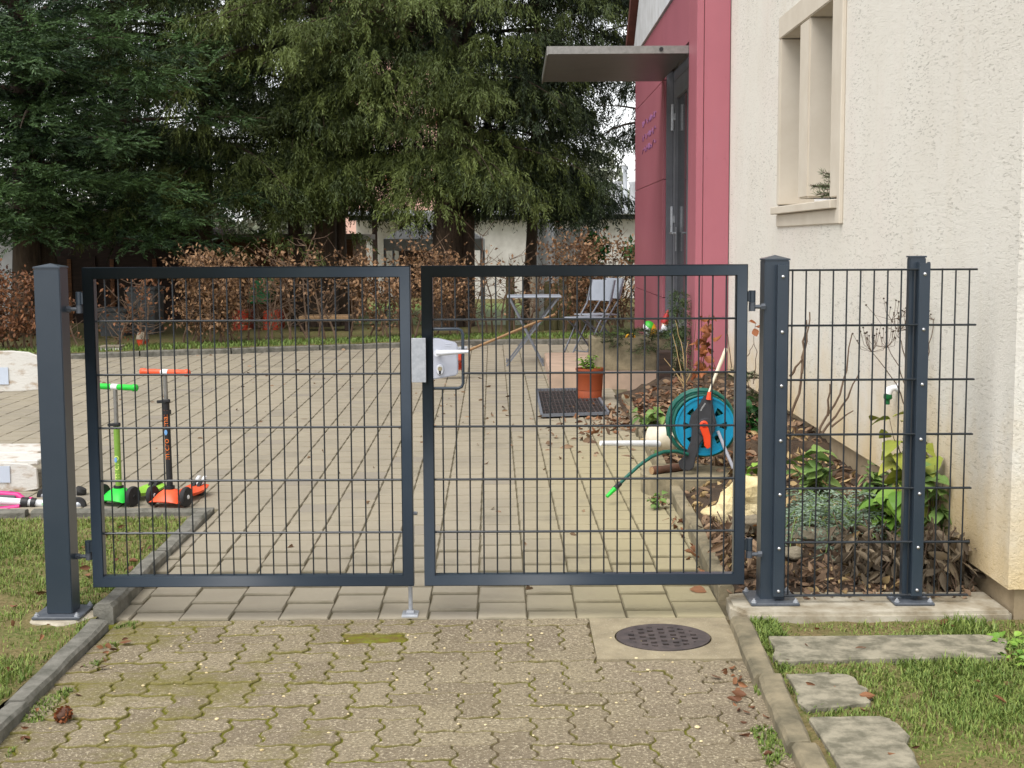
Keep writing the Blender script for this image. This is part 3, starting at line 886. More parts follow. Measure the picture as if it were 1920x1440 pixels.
q.build('plinth', M['plinth'], ho)
win = MB(ho)
# stone surround: head, jambs, sill band, mullion; all 12 mm proud of the plaster
px0, px1 = WX - .014, WX + .30
J0, J1, M0, M1 = wy[0], wy[3], wy[1], wy[2]
win.box(px0, px1, WB0, J0, 1.62, 2.72)
win.box(px0, px1, J1, WB1, 1.62, 2.72)
win.box(px0, px1, WB0, WB1, 2.724, WTOP)
win.box(px0, px1, WB0, WB1, 1.47, 1.555)
win.box(px0 + .001, px1, M1 - .105, M0 + .06, 1.62, 2.72) if False else None
fr = win.build('window_surround', M['surround'], ho, bevel=.006, seg=2)
q = MB(ho); q.box(px0 + .002, WX + .27, min(M0, M1) - .02, max(M0, M1) + .03, 1.64, 2.722); q.build('mullion', M['surround'], fr, bevel=.01, seg=2)
q = MB(ho); q.prism([(WX - .05, WB0 + .10, 1.557), (WX - .05, WB0 + .10, 1.605), (WX + .26, WB0 + .10, 1.64), (WX + .26, WB0 + .10, 1.557)], (0, WB1 - WB0 - .08, 0))
q.build('sill', M['surround'], fr, bevel=.004)
q = MB(ho); q.box(px0 - .010, WX, WB0 - .012, WB0 + .05, 1.47, WTOP); q.build('edge_fillet', M['surround'], fr, bevel=.004)
q = MB(ho)
for a, b in ((J0, min(M0, M1) - .02), (max(M0, M1) + .03, J1)):
    q.box(WX + .225, WX + .285, a - .01, a + .05, 1.62, 2.72); q.box(WX + .225, WX + .285, b - .05, b + .01, 1.62, 2.72)
    q.box(WX + .225, WX + .285, a + .05, b - .05, 1.62, 1.69); q.box(WX + .225, WX + .285, a + .05, b - .05, 2.66, 2.72)
cas = q.build('casement', M['white_plastic'], fr)
q = MB(ho); q.box(WX + .25, WX + .256, J0, J1, 1.66, 2.70); q.build('pane', M['door_glass'], cas)
q = MB(ho); q.box(1.5, 7.3, 4.7, WY1 - .003, 6.203, 6.4); q.build('roof', M['tile'], ho)

an = thing('annex', 'rose-red clad entrance annex with white gable joining the cream house', 'building', (1.52, 11.7, 0))
AX = 1.52
q = MB(an)
ztop = 3.66
def panel(y0, y1, z0, z1, x0=AX): q.box(x0, x0 + .03, y0, y1, z0, z1)
# front panel facing the gate: a narrow return strip and a wide sheet
q.box(AX, AX + .055, 11.70, 11.73, .27, ztop); q.box(AX + .060, WX - .004, 11.706, 11.73, .27, ztop)
DY0, DY1 = 12.25, 14.3
panel(11.732, DY0, .27, ztop)
panel(DY0 + .003, DY1 - .003, 3.10, ztop)
for z0, z1 in ((.27, .80), (.806, 2.005), (2.011, 3.0), (3.006, ztop)):
    panel(DY1, 17.6, z0, z1)
clad = q.build('cladding', M['red'], an, bevel=.002)
for z in np.arange(.75, 3.6, .66):
    for x in (AX + .085, WX - .045):
        q = MB(an); q.lathe([(.0001, -.004), (.006, -.003), (.006, 0)], (x, 11.706, z), 8, 'Y')
        q.build('screw', M['red'], clad)
q = MB(an)
q.box(AX + .031, 6, 11.74, DY0, 0, 6.2); q.box(AX + .14, 6, DY0, DY1, 3.12, 6); q.box(AX + .20, 6, DY0, DY1, .1, 3.12); q.box(AX + .116, 6, DY1 + .031, 17.59, .1, ztop)
q.build('core_wall', M['grey_render'], an)
q = MB(an); q.box(AX + .02, 6, 11.735, 17.6, -.1, .265); q.build('plinth', M['plinth'], an)
q = MB(an)
q.prism([(AX - .02, 17.6, ztop + .012), (AX - .02, 12.0, ztop + .012), (AX - .02, 12.0, 7.55), (AX - .02, 17.75, 3.70)], (.05, 0, 0))
q.build('gable', M['white_render'], an)
q = MB(an)
d = Vector((0, -5.8, 4.0))
q.prism([(AX - .10, 17.98, 3.66), (AX - .10, 17.98 + .1, 3.76), (AX - .10, 17.98 + .1 - 6.1, 3.76 + 4.2), (AX - .10, 17.98 - 6.1, 3.66 + 4.2)], (4, 0, 0))
q.build('roof', M['tile'], an)
# door in the recess
dr = MB(an); X0 = AX + .10
dr.box(AX + .031, AX + .099, DY1 - .012, DY1 - .001, .28, 3.09); dr.box(X0, X0 + .07, DY1 - .10, DY1 - .003, .30, 3.085); dr.box(X0, X0 + .07, DY0 + .003, DY0 + .10, .30, 3.085); dr.box(X0, X0 + .07, DY0 + .10, DY1 - .10, 2.98, 3.085)
dr.box(X0, X0 + .06, DY1 - .21, DY1 - .103, .32, 2.975); dr.box(X0, X0 + .06, DY0 + .103, DY0 + .21, .32, 2.975); dr.box(X0, X0 + .06, DY0 + .21, DY1 - .21, .32, .62); dr.box(X0, X0 + .06, DY0 + .21, DY1 - .21, 2.80, 2.975)
dr.box(X0, X0 + .06, 13.05, 13.17, .62, 2.8)
do = dr.build('door', M['door_grey'], an, bevel=.003)
q = MB(an); q.box(X0 + .025, X0 + .035, DY0 + .2, DY1 - .2, .6, 2.85); q.build('pane', M['door_glass'], do)
for z in (1.60, 2.62):
    q = MB(an); q.lathe([(.018, -.13), (.018, .13)], (X0 - .018, DY1 - .11, z), 10); q.box(X0 - .012, X0, DY1 - .20, DY1 - .02, z - .035, z + .035)
    q.build('hinge', M['galv'], do)
q = MB(an); q.tube([(X0, 13.98, 1.46), (X0 - .06, 13.98, 1.46), (X0 - .06, 13.78, 1.46)], .011, 8); q.box(X0 - .006, X0, 13.955, 14.0, 1.28, 1.52)
q.build('handle', M['steel'], do)
# canopy over the door
ca = [Vector((.30, 12.27, 0)), Vector((AX - .002, 12.27, 0)), Vector((AX - .002, 14.42, 0)), Vector((.30, 14.42, 0))]
q = MB(an)
q.prism([(c.x, c.y, 3.005) for c in ca], (0, 0, .055))
cn = q.build('canopy', M['canopy'], an, bevel=.004)
q = MB(an); q.box(.288, .299, 12.262, 14.43, 2.99, 3.066); q.box(.30, AX - .002, 12.258, 12.269, 3.0, 3.066); q.build('edge_trim', M['grey_tube'], cn)
q = MB(an); q.tube([(1.28, 12.256, 3.035), (1.28, 12.24, 3.035)], .018, 10); q.build('drain_spout', M['black'], cn)
# scribble on the red cladding
rg = np.random.default_rng(4)
for row, z in enumerate((2.74, 2.58, 2.44)):
    t = np.linspace(0, 1, 90); y = 16.6 - 1.6 * t
    pts = [(AX - .003, y_, z + .035 * math.sin(62 * t_ + 5 * math.sin(9 * t_ + row)) * (1 if math.sin(23 * t_ + row) > -.6 else .15)) for t_, y_ in zip(t, y)]
    q = MB(an); q.tube(pts, .005, 4); q.build('marker_scribble', M['graffiti'], an)

# ------------------------------------------------------------------ foliage builders (real leaf-sized faces)
def unit(a):
    return a / np.maximum(np.linalg.norm(a, axis=-1, keepdims=True), 1e-9)
def leaflets(mb, pos, d, ll, wid, tone, rg, flat=None):
    """one kite-shaped leaflet per row: base pos, direction d, length ll, width wid"""
    n = len(pos)
    d = unit(d)
    ref = rg.normal(size=(n, 3)) if flat is None else np.tile(np.array(flat, float), (n, 1)) + rg.normal(scale=.35, size=(n, 3))
    sd = unit(np.cross(d, ref)) * (wid[:, None] if np.ndim(wid) else wid) * .5
    L = d * (ll[:, None] if np.ndim(ll) else ll)
    up = unit(np.cross(sd, d)) * (np.asarray(wid)[..., None] if np.ndim(wid) else wid) * .12
    v = np.stack([pos, pos + L * .42 + sd + up, pos + L, pos + L * .42 - sd + up], 1).reshape(-1, 3)
    f = np.arange(4 * n).reshape(-1, 4)
    mb.add(v, f, tone)
def sprays(mb, P, Dv, Ln, rg, tone, k=7, ll=.075, w=.017, spread=.75, flat=None):
    """feathery sprays: k leaflets either side along each axis"""
    n = len(P)
    Dv = unit(Dv)
    sidev = unit(np.cross(Dv, rg.normal(size=(n, 3)) if flat is None else np.tile(np.array(flat, float), (n, 1)) + rg.normal(scale=.3, size=(n, 3))))
    for i in range(k):
        fr = (i + .3) / k
        sg = 1 if i % 2 else -1
        pos = P + Dv * (Ln * fr)[:, None]
        dd = Dv + sidev * sg * spread * rg.uniform(.5, 1.1, (n, 1)) + rg.normal(scale=.18, size=(n, 3))
        leaflets(mb, pos, dd, ll * rg.uniform(.7, 1.35, n) * (1.15 - .4 * fr), w * rg.uniform(.8, 1.3, n), np.clip(tone + rg.normal(0, .1, n), 0, 1), rg)
def limb_curve(o, az, L, rise, sag, n=9):
    t = np.linspace(0, 1, n)
    d = np.array([math.cos(az), math.sin(az), 0])
    p = np.array(o)[None] + d[None] * (L * t)[:, None]
    p[:, 2] += rise * L * t - sag * L * t * t
    return p
def conifer(label, x, y, trunks, H, Rc, zlo, nl, m, droop, seed, flat=False, limbn=26, twn=11, spn=8, tone=(.1, .8), azr=None, low=1.0, group='evergreens behind the courtyard hedge', gz=.1, fs=1.0):
    rg = np.random.default_rng(seed)
    r = thing('yew_tree', label, 'tree', (x, y, gz), 0, group)
    tr = MB(r)
    tops = []
    for (dx, dy, rad, lx, ly) in trunks:
        pts, rr = [], []
        for t in np.linspace(0, 1, 12):
            pts.append((x + dx + lx * t + .06 * math.sin(5 * t + dx * 9), y + dy + ly * t + .05 * math.cos(6 * t), gz - .05 + H * t)); rr.append(rad * (1.25 - .25 * min(1, t * 8)) * (1 - .82 * t))
        tr.tube(pts, rr, 10)
        tops.append((dx, dy, lx, ly))
    tr.build('trunk', M['bark'], r, smooth=60)
    br, cr = MB(r), MB(r)
    PP, DD, LL, TT = [], [], [], []
    for i in range(nl):
        dx, dy, lx, ly = tops[i % len(tops)]
        u = rg.uniform(0, 1) ** 1.25
        z0 = zlo + (H - zlo - .3) * u
        h = z0 / H
        o = (x + dx + lx * h, y + dy + ly * h, gz + z0)
        az = rg.uniform(0, 2 * math.pi) if rg.uniform() < .6 else rg.normal(-math.pi / 2, .75)
        L = Rc * (1 - .72 * max(0, u - .25) / .75) * rg.uniform(.62, 1.08)
        if u < .25: L *= low
        c = limb_curve(o, az, L, rg.uniform(.05, .35), rg.uniform(.25, .55) * (.4 if flat else 1))
        if i < limbn + 40:
            br.tube([tuple(q) for q in c], [max(.004, .05 * (1 - j / 8.0) * min(1, L / 3)) for j in range(9)], 5, cap=False)
        lt = rg.uniform(*tone)
        for k in range(twn):
            t = rg.uniform(.16, 1)
            q = c[min(7, int(t * 8))] + (c[min(8, int(t * 8) + 1)] - c[min(7, int(t * 8))]) * (t * 8 % 1)
            a2 = az + rg.choice([-1, 1]) * rg.uniform(.3, 1.3)
            tl = rg.uniform(.35, .85) * (1.1 - .5 * t) * (Rc / 3)
            d2 = np.array([math.cos(a2), math.sin(a2), rg.uniform(-.15, .25)])
            s = (np.arange(spn) + rg.uniform(0, 1, spn)) / spn
            p = q[None] + d2[None] * (tl * s)[:, None]
            p[:, 2] -= (.15 if flat else .3) * tl * s * s
            dv = d2[None] * (.9 if flat else .35) + np.array([0, 0, -droop])[None] * rg.uniform(.5, 1.2, (spn, 1)) + rg.normal(scale=.3, size=(spn, 3))
            PP.append(p); DD.append(dv); LL.append(fs * rg.uniform(.12, .34, spn) * (.8 if flat else 1.15)); TT.append(np.full(spn, lt) + rg.normal(0, .12, spn))
    P, Dv, Ln, Tn = map(np.concatenate, (PP, DD, LL, TT))
    hi = P[:, 2] > (5.6 if y < 30 else 10.5)
    keep = ~hi | (rg.uniform(size=len(P)) < .45)
    P, Dv, Ln, Tn = P[keep], Dv[keep], Ln[keep], Tn[keep]
    sprays(cr, P, Dv, Ln, rg, np.clip(Tn, 0, 1), 11, fs * .066, fs * (.0155 if not flat else .018), .7 if not flat else .9, (0, 0, 1) if flat else None)
    br.build('branches', M['bark'], r, smooth=60)
    cr.build('crown', M[m], r)
    return r

X_ = lambda px, Y, py=450: at(px, py, Y).x
conifer('dark blue-green yew overhanging the left shed, with flat layered sprays', X_(40, 18.6), 18.6, [(0, 0, .2, .1, 0), (.3, .2, .14, -.3, .2)], 8.5, 3.4, 1.35, 250, 'needle_dark', .2, 21, flat=True, twn=14, spn=9, tone=(.05, .95), low=.95)
conifer('olive drooping conifer on a thin trunk left of the dark double trunk', X_(378, 20.2), 20.2, [(0, 0, .12, .1, 0)], 9, 2.4, 1.9, 200, 'needle_olive', 1.0, 22, tone=(.05, .8))
conifer('olive drooping conifer with a dark twin trunk above the brown shed', X_(592, 20.0), 20.0, [(.05, 0, .2, .1, 0), (-.22, .12, .13, -.2, .1), (.26, .2, .11, .3, .1)], 10, 2.8, 2.0, 260, 'needle_olive', 1.2, 23, tone=(.1, .95), low=.5)
conifer('broad olive drooping conifer on the stout trunk in front of the grey pavilion', X_(832, 19.6), 19.6, [(0, 0, .23, .15, 0), (.2, .1, .14, .5, .2)], 10.5, 3.1, 2.1, 300, 'needle_olive', 1.25, 24, tone=(.1, .95), low=.6)
conifer('deep green weeping conifer beside the white pillar, its branches hanging low', X_(988, 20.3), 20.3, [(0, 0, .09, .25, .1)], 10, 2.6, 1.9, 230, 'needle_deep', 1.3, 25, tone=(.0, .75), low=.55)
conifer('thin ragged conifer behind the red annex with sky showing through', X_(1225, 22.5), 22.5, [(0, 0, .12, .0, .1)], 8.5, 1.7, 3.0, 56, 'needle_deep', 1.3, 26, tone=(.0, .6), twn=8)
conifer('tall dark conifer far behind, seen between the two olive conifers', X_(700, 47.0), 47.0, [(0, 0, .35, .0, .1)], 20, 6.2, 6.2, 150, 'needle_deep', .9, 27, tone=(.0, .45), twn=12, fs=2.2)
conifer('tall dark conifer rising far behind the left yew', X_(230, 47.5), 47.5, [(0, 0, .35, .0, .1)], 20, 6.6, 4.0, 150, 'needle_dark', .7, 28, tone=(.0, .45), twn=12, fs=2.2)

# ------------------------------------------------------------------ hedge of beech shrubs keeping brown leaves
def shrub(name, label, cat, x0, x1, y, zb, zt, nleaf, m, seed, stems=9, depth=.45, ll=.058, group='beech shrubs of the far hedge', dens=None, twig='twig', over=.25, curl=.5):
    rg = np.random.default_rng(seed)
    cx = (x0 + x1) / 2
    r = thing(name, label, cat, (cx, y, zb), 0, group)
    st, pts = MB(r), []
    for i in range(stems):
        bx = x0 + (x1 - x0) * (i + rg.uniform(.1, .9)) / stems; by = y + rg.uniform(-.3, .3) * depth
        h = (zt - zb) * rg.uniform(.75, 1.0 + over)
        p, path = np.array([bx, by, zb - .03]), []
        d = np.array([rg.normal(0, .12), rg.normal(0, .1), 1.0])
        n = 8
        for k in range(n):
            path.append(tuple(p)); d = unit(d + rg.normal(0, [.13, .13, .04])); p = p + d * h / n
        st.tube(path, [max(.003, .016 * (1 - k / n * .85)) for k in range(n)], 5, cap=False)
        for k in range(2, n):
            for _ in range(3):
                a = rg.uniform(0, 6.28); L = rg.uniform(.12, .42) * min(1, (zt - zb))
                d2 = np.array([math.cos(a), math.sin(a) * .7, rg.uniform(.0, .8)])
                q0 = np.array(path[k]); q1 = q0 + d2 * L * .5 + rg.normal(0, .02, 3); q2 = q1 + d2 * L * .5 + np.array([0, 0, L * .15]) + rg.normal(0, .03, 3)
                st.tube([tuple(q0), tuple(q1), tuple(q2)], [.006, .004, .002], 4, cap=False)
                pts += [q1, q2, (q1 + q2) / 2]
    st.build('stems', M[twig], r)
    P = np.array(pts)
    if nleaf:
        P = P[(P[:, 2] < zt + .12)]
        if dens is not None: P = P[[rg.uniform() < dens((q[0] - x0) / (x1 - x0), (q[2] - zb) / (zt - zb)) for q in P]]
        idx = rg.integers(0, len(P), nleaf)
        pos = P[idx] + rg.normal(0, .055, (nleaf, 3))
        dv = rg.normal(size=(nleaf, 3)) + np.array([0, -.2, -.6])
        lf = MB(r)
        tn = np.clip(rg.beta(1.6, 1.8, nleaf), 0, 1)
        leaflets(lf, pos, dv, ll * rg.uniform(.6, 1.25, nleaf), ll * rg.uniform(.35, .7, nleaf), tn, rg)
        lf.build('leaves', M[m], r)
    return r
def hx(px, off=.75):
    x = at(px, 640, 16.5).x
    for _ in range(3): x = at(px, 640, kerbline(x) + off).x
    return x
def hz(px): return kerbline(hx(px)) + .75
def hedge(label, p0, p1, ytop, n, seed, m='leaf_brown', stems=9, name='beech_shrub', **k):
    Y = (hz(p0) + hz(p1)) / 2
    zt = at((p0 + p1) / 2, ytop, Y).z
    return shrub(name, label, 'shrub', hx(p0), hx(p1), Y, .13, zt, n, m, seed, stems, **k)
hedge('dark russet beech shrub at the far left, behind the weathered white bench', -90, 82, 512, 3400, 31, 'leaf_russet', 10, dens=lambda u, v: 1.0 if v < .45 or v > .85 else .45)
hedge('sparse half-bare beech shrub in front of the grey bins', 130, 300, 525, 330, 32, 'leaf_russet', 6, dens=lambda u, v: 1.0 if v > .8 else .25)
hedge('dense golden-brown beech shrub left of the green slide', 332, 452, 486, 3600, 33, 'leaf_brown', 9)
hedge('bare tangled shrub standing in front of the brown shed', 455, 640, 476, 900, 34, 'leaf_brown', 12, over=.55, dens=lambda u, v: 1.0 if v > .6 else .1)
hedge('golden-brown beech shrub with thick stems at the gap between the gate leaves', 645, 800, 490, 2500, 35, 'leaf_brown', 6, dens=lambda u, v: 1.0 if v > .55 else .35)
hedge('tall leafy beech shrub at the foot of the stout conifer', 768, 872, 470, 1100, 36, 'leaf_brown', 5, dens=lambda u, v: 1.0 if v > .5 else .3)
hedge('bare twiggy shrub in front of the pale garage wall', 868, 1010, 455, 160, 37, 'leaf_brown', 11, over=.3, dens=lambda u, v: .6 if v > .3 else .2)
hedge('broad golden-brown beech shrub between the palisade and the red annex', 1050, 1196, 452, 4000, 38, 'leaf_brown', 9)
shrub('laurel_bush', 'glossy dark green laurel above the brown hedge beside the annex', 'shrub', X_(1150, 19.2), X_(1200, 19.2), 19.2, .12, at(1170, 414, 19.2).z, 620, 'leaf_laurel', 39, 5, ll=.13, group=None, over=0, dens=lambda u, v: 1.0 if v > .72 else .0)

# ------------------------------------------------------------------ things in the garden behind
def setroof(name, label, cat, x0, x1, y0, y1, zb, z0, z1, wallm, roofm, over=.15):
    r = thing(name, label, cat, ((x0 + x1) / 2, y0, zb))
    w = MB(r); w.prism([(x0, y0, zb), (x1, y0, zb), (x1, y0, z1), (x0, y0, z0)], (0, y1 - y0, 0)); w.build('wall', M[wallm], r)
    f = MB(r); d = .09
    e0 = z0 - (z1 - z0) / (x1 - x0) * over; e1 = z1 + (z1 - z0) / (x1 - x0) * over
    f.prism([(x0 - over, y0 - over, e0 + .003), (x1 + over, y0 - over, e1 + .003), (x1 + over, y0 - over, e1 + d), (x0 - over, y0 - over, e0 + d)], (0, y1 - y0 + 2 * over, 0)); f.build('roof', M[roofm], r, bevel=.004)
    return r
Y = 21.4
a, b = at(52, 470, Y), at(378, 470, Y)
ds = setroof('dark_shed', 'dark timber shed under the left yew with a sagging lean-to roof', 'shed', a.x, b.x, Y, Y + 2, .1, at(60, 384, Y).z, at(378, 438, Y).z, 'dark_wood', 'dark_wood', .12)
q = MB(ds); q.box(at(95, 500, Y).x, at(180, 500, Y).x, Y - .03, Y - .003, .15, 1.2); q.build('door', M['dark_wood'], ds)
for u in (52, 130, 210, 290, 370):
    q = MB(ds); q.box(at(u, 470, Y).x - .03, at(u, 470, Y).x + .03, Y - .045, Y - .004, .1, 1.15); q.build('batten', M['brown_wood'], ds)
Y = 22.0
a, b = at(330, 470, Y), at(662, 470, Y)
bs = setroof('brown_shed', 'low brown boarded shed with a grey roof edge behind the twin trunk', 'shed', a.x, b.x, Y, Y + 2, .1, at(400, 449, Y).z, at(662, 449, Y).z, 'brown_wood', 'grey_board', .14)
q = MB(bs)
zt = at(500, 452, Y).z
for k in range(10):
    q.box(a.x, b.x, Y - .018, Y - .004, zt - .06 - .135 * k, zt - .06 - .135 * k + .125)
q.build('board_cladding', M['brown_wood'], bs)
gw = thing('garden_wall', 'white rendered garden wall at the far left edge behind the russet shrub', 'wall', (at(0, 470, 20.6).x, 20.6, .1))
q = MB(gw); q.box(at(-120, 470, 20.6).x, at(46, 470, 20.6).x, 20.6, 20.85, .05, at(20, 438, 20.6).z); q.build('wall', M['white_render'], gw, bevel=.02)
q = MB(gw); q.box(at(-122, 470, 20.6).x, at(48, 470, 20.6).x, 20.57, 20.88, at(20, 438, 20.6).z, at(20, 434, 20.6).z); q.build('coping', M['grey_board'], gw)

# garage with a flat roof, dish on top
Y = 29.5
ga = thing('garage', 'low pale flat-roofed garage behind the conifers', 'garage', (at(900, 450, Y).x, Y, .1))
a, b = at(652, 450, Y).x, at(1330, 450, Y).x
zr0, zr1 = at(1150, 403, Y).z, at(1150, 394, Y).z
q = MB(ga); q.box(at(865, 450, Y).x, b, Y, Y + 5, .0, zr0); q.box(a, at(865, 450, Y).x, Y + 1.6, Y + 5, 0, zr0); q.build('wall', M['grey_render'], ga)
q = MB(ga); q.box(a - .1, b + .2, Y - .35, Y + 5.2, zr0 + .003, zr1); q.build('flat_roof', M['roof_white'], ga, bevel=.01)
q = MB(ga); q.box(a + .05, b, Y - .10, Y - .004, zr0 - .09, zr0); q.build('gutter', M['metal_dark'], ga)
q = MB(ga); q.box(at(697, 450, Y).x, at(706, 450, Y).x, Y + .1, Y + .2, 0, zr0); q.build('corner_post', M['dark_wood'], ga)
q = MB(ga); q.box(at(736, 450, Y).x, at(850, 450, Y).x, Y + 1.57, Y + 1.597, .1, 1.75); q.build('garage_door', M['dark_wood'], ga)
q = MB(ga)
for u in (1102, 1140, 1150): pass
dp = at(1131, 370, Y + .3)
di = thing('satellite_dish', 'white satellite dish standing on the garage roof', 'satellite dish', (dp.x, dp.y, zr1))
q = MB(di); Mt = Matrix.Rotation(R(75), 3, 'X') @ Matrix.Diagonal((.92, 1.12, 1))
q.lathe([(.0001, .0), (.1, .008), (.18, .026), (.225, .045), (.228, .040), (.18, .018), (.0001, -.01)], (dp.x, dp.y, dp.z), 28, 'Z', Mt)
q.build('reflector', M['white_plastic'], di, smooth=60)
q = MB(di); q.tube([(dp.x, dp.y + .04, zr1), (dp.x, dp.y + .04, dp.z)], .022, 8); q.build('mast', M['metal_dark'], di)
q = MB(di); q.tube([(dp.x, dp.y - .02, dp.z - .22), (dp.x, dp.y - .3, dp.z - .12)], .012, 6); q.lathe([(.03, -.04), (.03, .04)], (dp.x, dp.y - .3, dp.z - .11), 10, 'Y'); q.build('receiver_arm', M['metal_dark'], di)
for u, m_ in ((1157, 'white_render'), (1172, 'roof_white'), (1187, 'white_render')):
    p_ = at(u, 394, Y + 1.0)
    q = MB(); w_ = .075 if m_ == 'white_render' else .05
    z1 = p_.z + (.62 if u != 1172 else .95)
    q.lathe([(w_ * 1.5, zr1 - .01), (w_ * 1.5, zr1 + .05), (w_, zr1 + .08), (w_, z1 - .08), (w_ * 1.4, z1 - .04), (w_ * 1.4, z1)], (p_.x, p_.y, 0), 14)
    tag(q.build('roof_pillar', M[m_], smooth=40), {1157: 'broad pale pillar nearest the satellite dish on the garage roof', 1172: 'slim taller white pillar in the middle of the three on the roof', 1187: 'pale roof pillar right beside the red annex'}[u], 'pillar', 'pillars on the garage roof')
# apricot house far behind
Y = 38
ph = thing('apricot_house', 'apricot rendered house far behind the conifers', 'house', (at(720, 400, Y).x, Y, .1))
a, b = at(585, 400, Y).x, at(830, 400, Y).x
q = MB(ph); q.box(a, b, Y, Y + 6, 0, 6.6); q.build('wall', M['pink_render'], ph)
q = MB(ph); q.box(a - .1, b + .1, Y - .1, Y - .003, at(700, 338, Y).z, at(700, 333, Y).z); q.box(a - .1, b + .1, Y - .12, Y - .003, at(700, 232, Y).z, at(700, 228, Y).z); q.build('string_course', M['orange_trim'], ph)
for (u0, u1, v0, v1) in ((655, 677, 392, 412), (695, 722, 392, 412), (740, 772, 392, 412), (655, 680, 260, 318), (702, 728, 260, 318), (752, 778, 260, 318)):
    q = MB(ph); p0, p1 = at(u0, v1, Y), at(u1, v0, Y); q.box(p0.x, p1.x, Y - .03, Y - .004, p0.z, p1.z); w_ = q.build('window', M['white_render'], ph)
    q = MB(ph); q.box(p0.x + .05, p1.x - .05, Y - .04, Y - .031, p0.z + .05, p1.z - .05); q.build('pane', M['shade_glass'], w_)
q = MB(ph); q.prism([(a - .3, Y - .4, 6.603), (b + .3, Y - .4, 6.603), ((a + b) / 2 + 1, Y + 3, 9), ((a + b) / 2 - 1, Y + 3, 9)], (0, .3, 0)); q.prism([(a - .3, Y - .1, 6.61), (b + .3, Y - .1, 6.61), (b + .3, Y + 6, 6.61), (a - .3, Y + 6, 6.61)], (0, 0, .2)); q.build('roof', M['tile'], ph)
# white rendered wall with pillar
Y = 21.8
ww = thing('garden_wall', 'bright white garden wall ending in a rounded pillar beside the weeping conifer', 'wall', (at(1050, 450, Y).x, Y, .1))
a, b = at(1012, 450, Y).x, at(1030, 450, Y).x
q = MB(ww); zt = at(1030, 411, Y).z
q.lathe([(.17, .0), (.17, zt - .18), (.15, zt - .15), (.15, zt - .03), (.11, zt)], ((a + b) / 2, Y + .1, 0), 20); q.build('pillar', M['white_plastic'], ww, smooth=40)
q = MB(ww); q.box(b + .02, at(1125, 450, Y).x, Y + .04, Y + .2, 0, at(1060, 428, Y).z); q.build('wall', M['white_render'], ww, bevel=.02)
# grey garden pavilion
Y = 22.6
a, b = at(719, 450, Y).x, at(905, 450, Y).x
pv = thing('garden_pavilion', 'grey canvas garden pavilion with a peaked top behind the stout trunk', 'pavilion', ((a + b) / 2, Y, .1))
ze, zp = at(760, 448, Y).z, at(795, 418, Y).z
zv = at(760, 470, Y).z; W_ = b - a
q = MB(pv); c4 = [(a, Y, ze), (b, Y, ze), (b, Y + W_, ze), (a, Y + W_, ze)]; ap = ((a + b) / 2, Y + W_ / 2, zp + .25)
q.add(c4 + [ap], [(0, 1, 4), (1, 2, 4), (2, 3, 4), (3, 0, 4)]); q.build('canopy', M['grey_fabric'], pv)
q = MB(pv)
for i in range(4):
    p0, p1 = Vector(c4[i]), Vector(c4[(i + 1) % 4]); o_ = Vector((0, 0, zv - ze))
    q.add([p0, p1, p1 + o_, p0 + o_], [(0, 1, 2, 3)])
q.build('valance', M['grey_fabric'], pv)
for (x, y, z) in c4:
    q = MB(pv); q.tube([(x + (.02 if x == a else -.02), y + (.02 if y == Y else -.02), .1), (x + (.02 if x == a else -.02), y + (.02 if y == Y else -.02), ze - .01)], .022, 8); q.build('pole', M['graphite'], pv)

# palisade of mossy posts
Y = 18.75
pf_ = thing('palisade', 'row of mossy upright timber posts behind the folding chairs', 'palisade', (at(1070, 600, Y).x, Y, .1))
rg = np.random.default_rng(8)
x = at(1020, 600, Y).x
while x < at(1104, 600, Y).x:
    w_ = rg.uniform(.075, .11); z1 = at(1060, 522, Y).z + rg.normal(0, .03)
    q = MB(pf_); q.lathe([(w_ / 2, .08), (w_ / 2 * .98, z1 - .02), (w_ / 2 * .8, z1)], (x + w_ / 2, Y + rg.normal(0, .01), 0), 10)
    q.build('post', M['moss_wood'], pf_, smooth=50); x += w_ + .006
for u, h, lab in ((957, 520, 'grey-brown fence stake left of the palisade'), (1002, 516, 'pale concrete stake beside the palisade')):
    q = MB(); p_ = at(u, 600, 18.6); q.lathe([(.065, .08), (.06, at(u, h, 18.6).z), (.05, at(u, h, 18.6).z + .02)], (p_.x, p_.y, 0), 10)
    tag(q.build('garden_stake', M['moss_wood'] if u == 957 else M['concrete'], smooth=50), lab, 'stake')
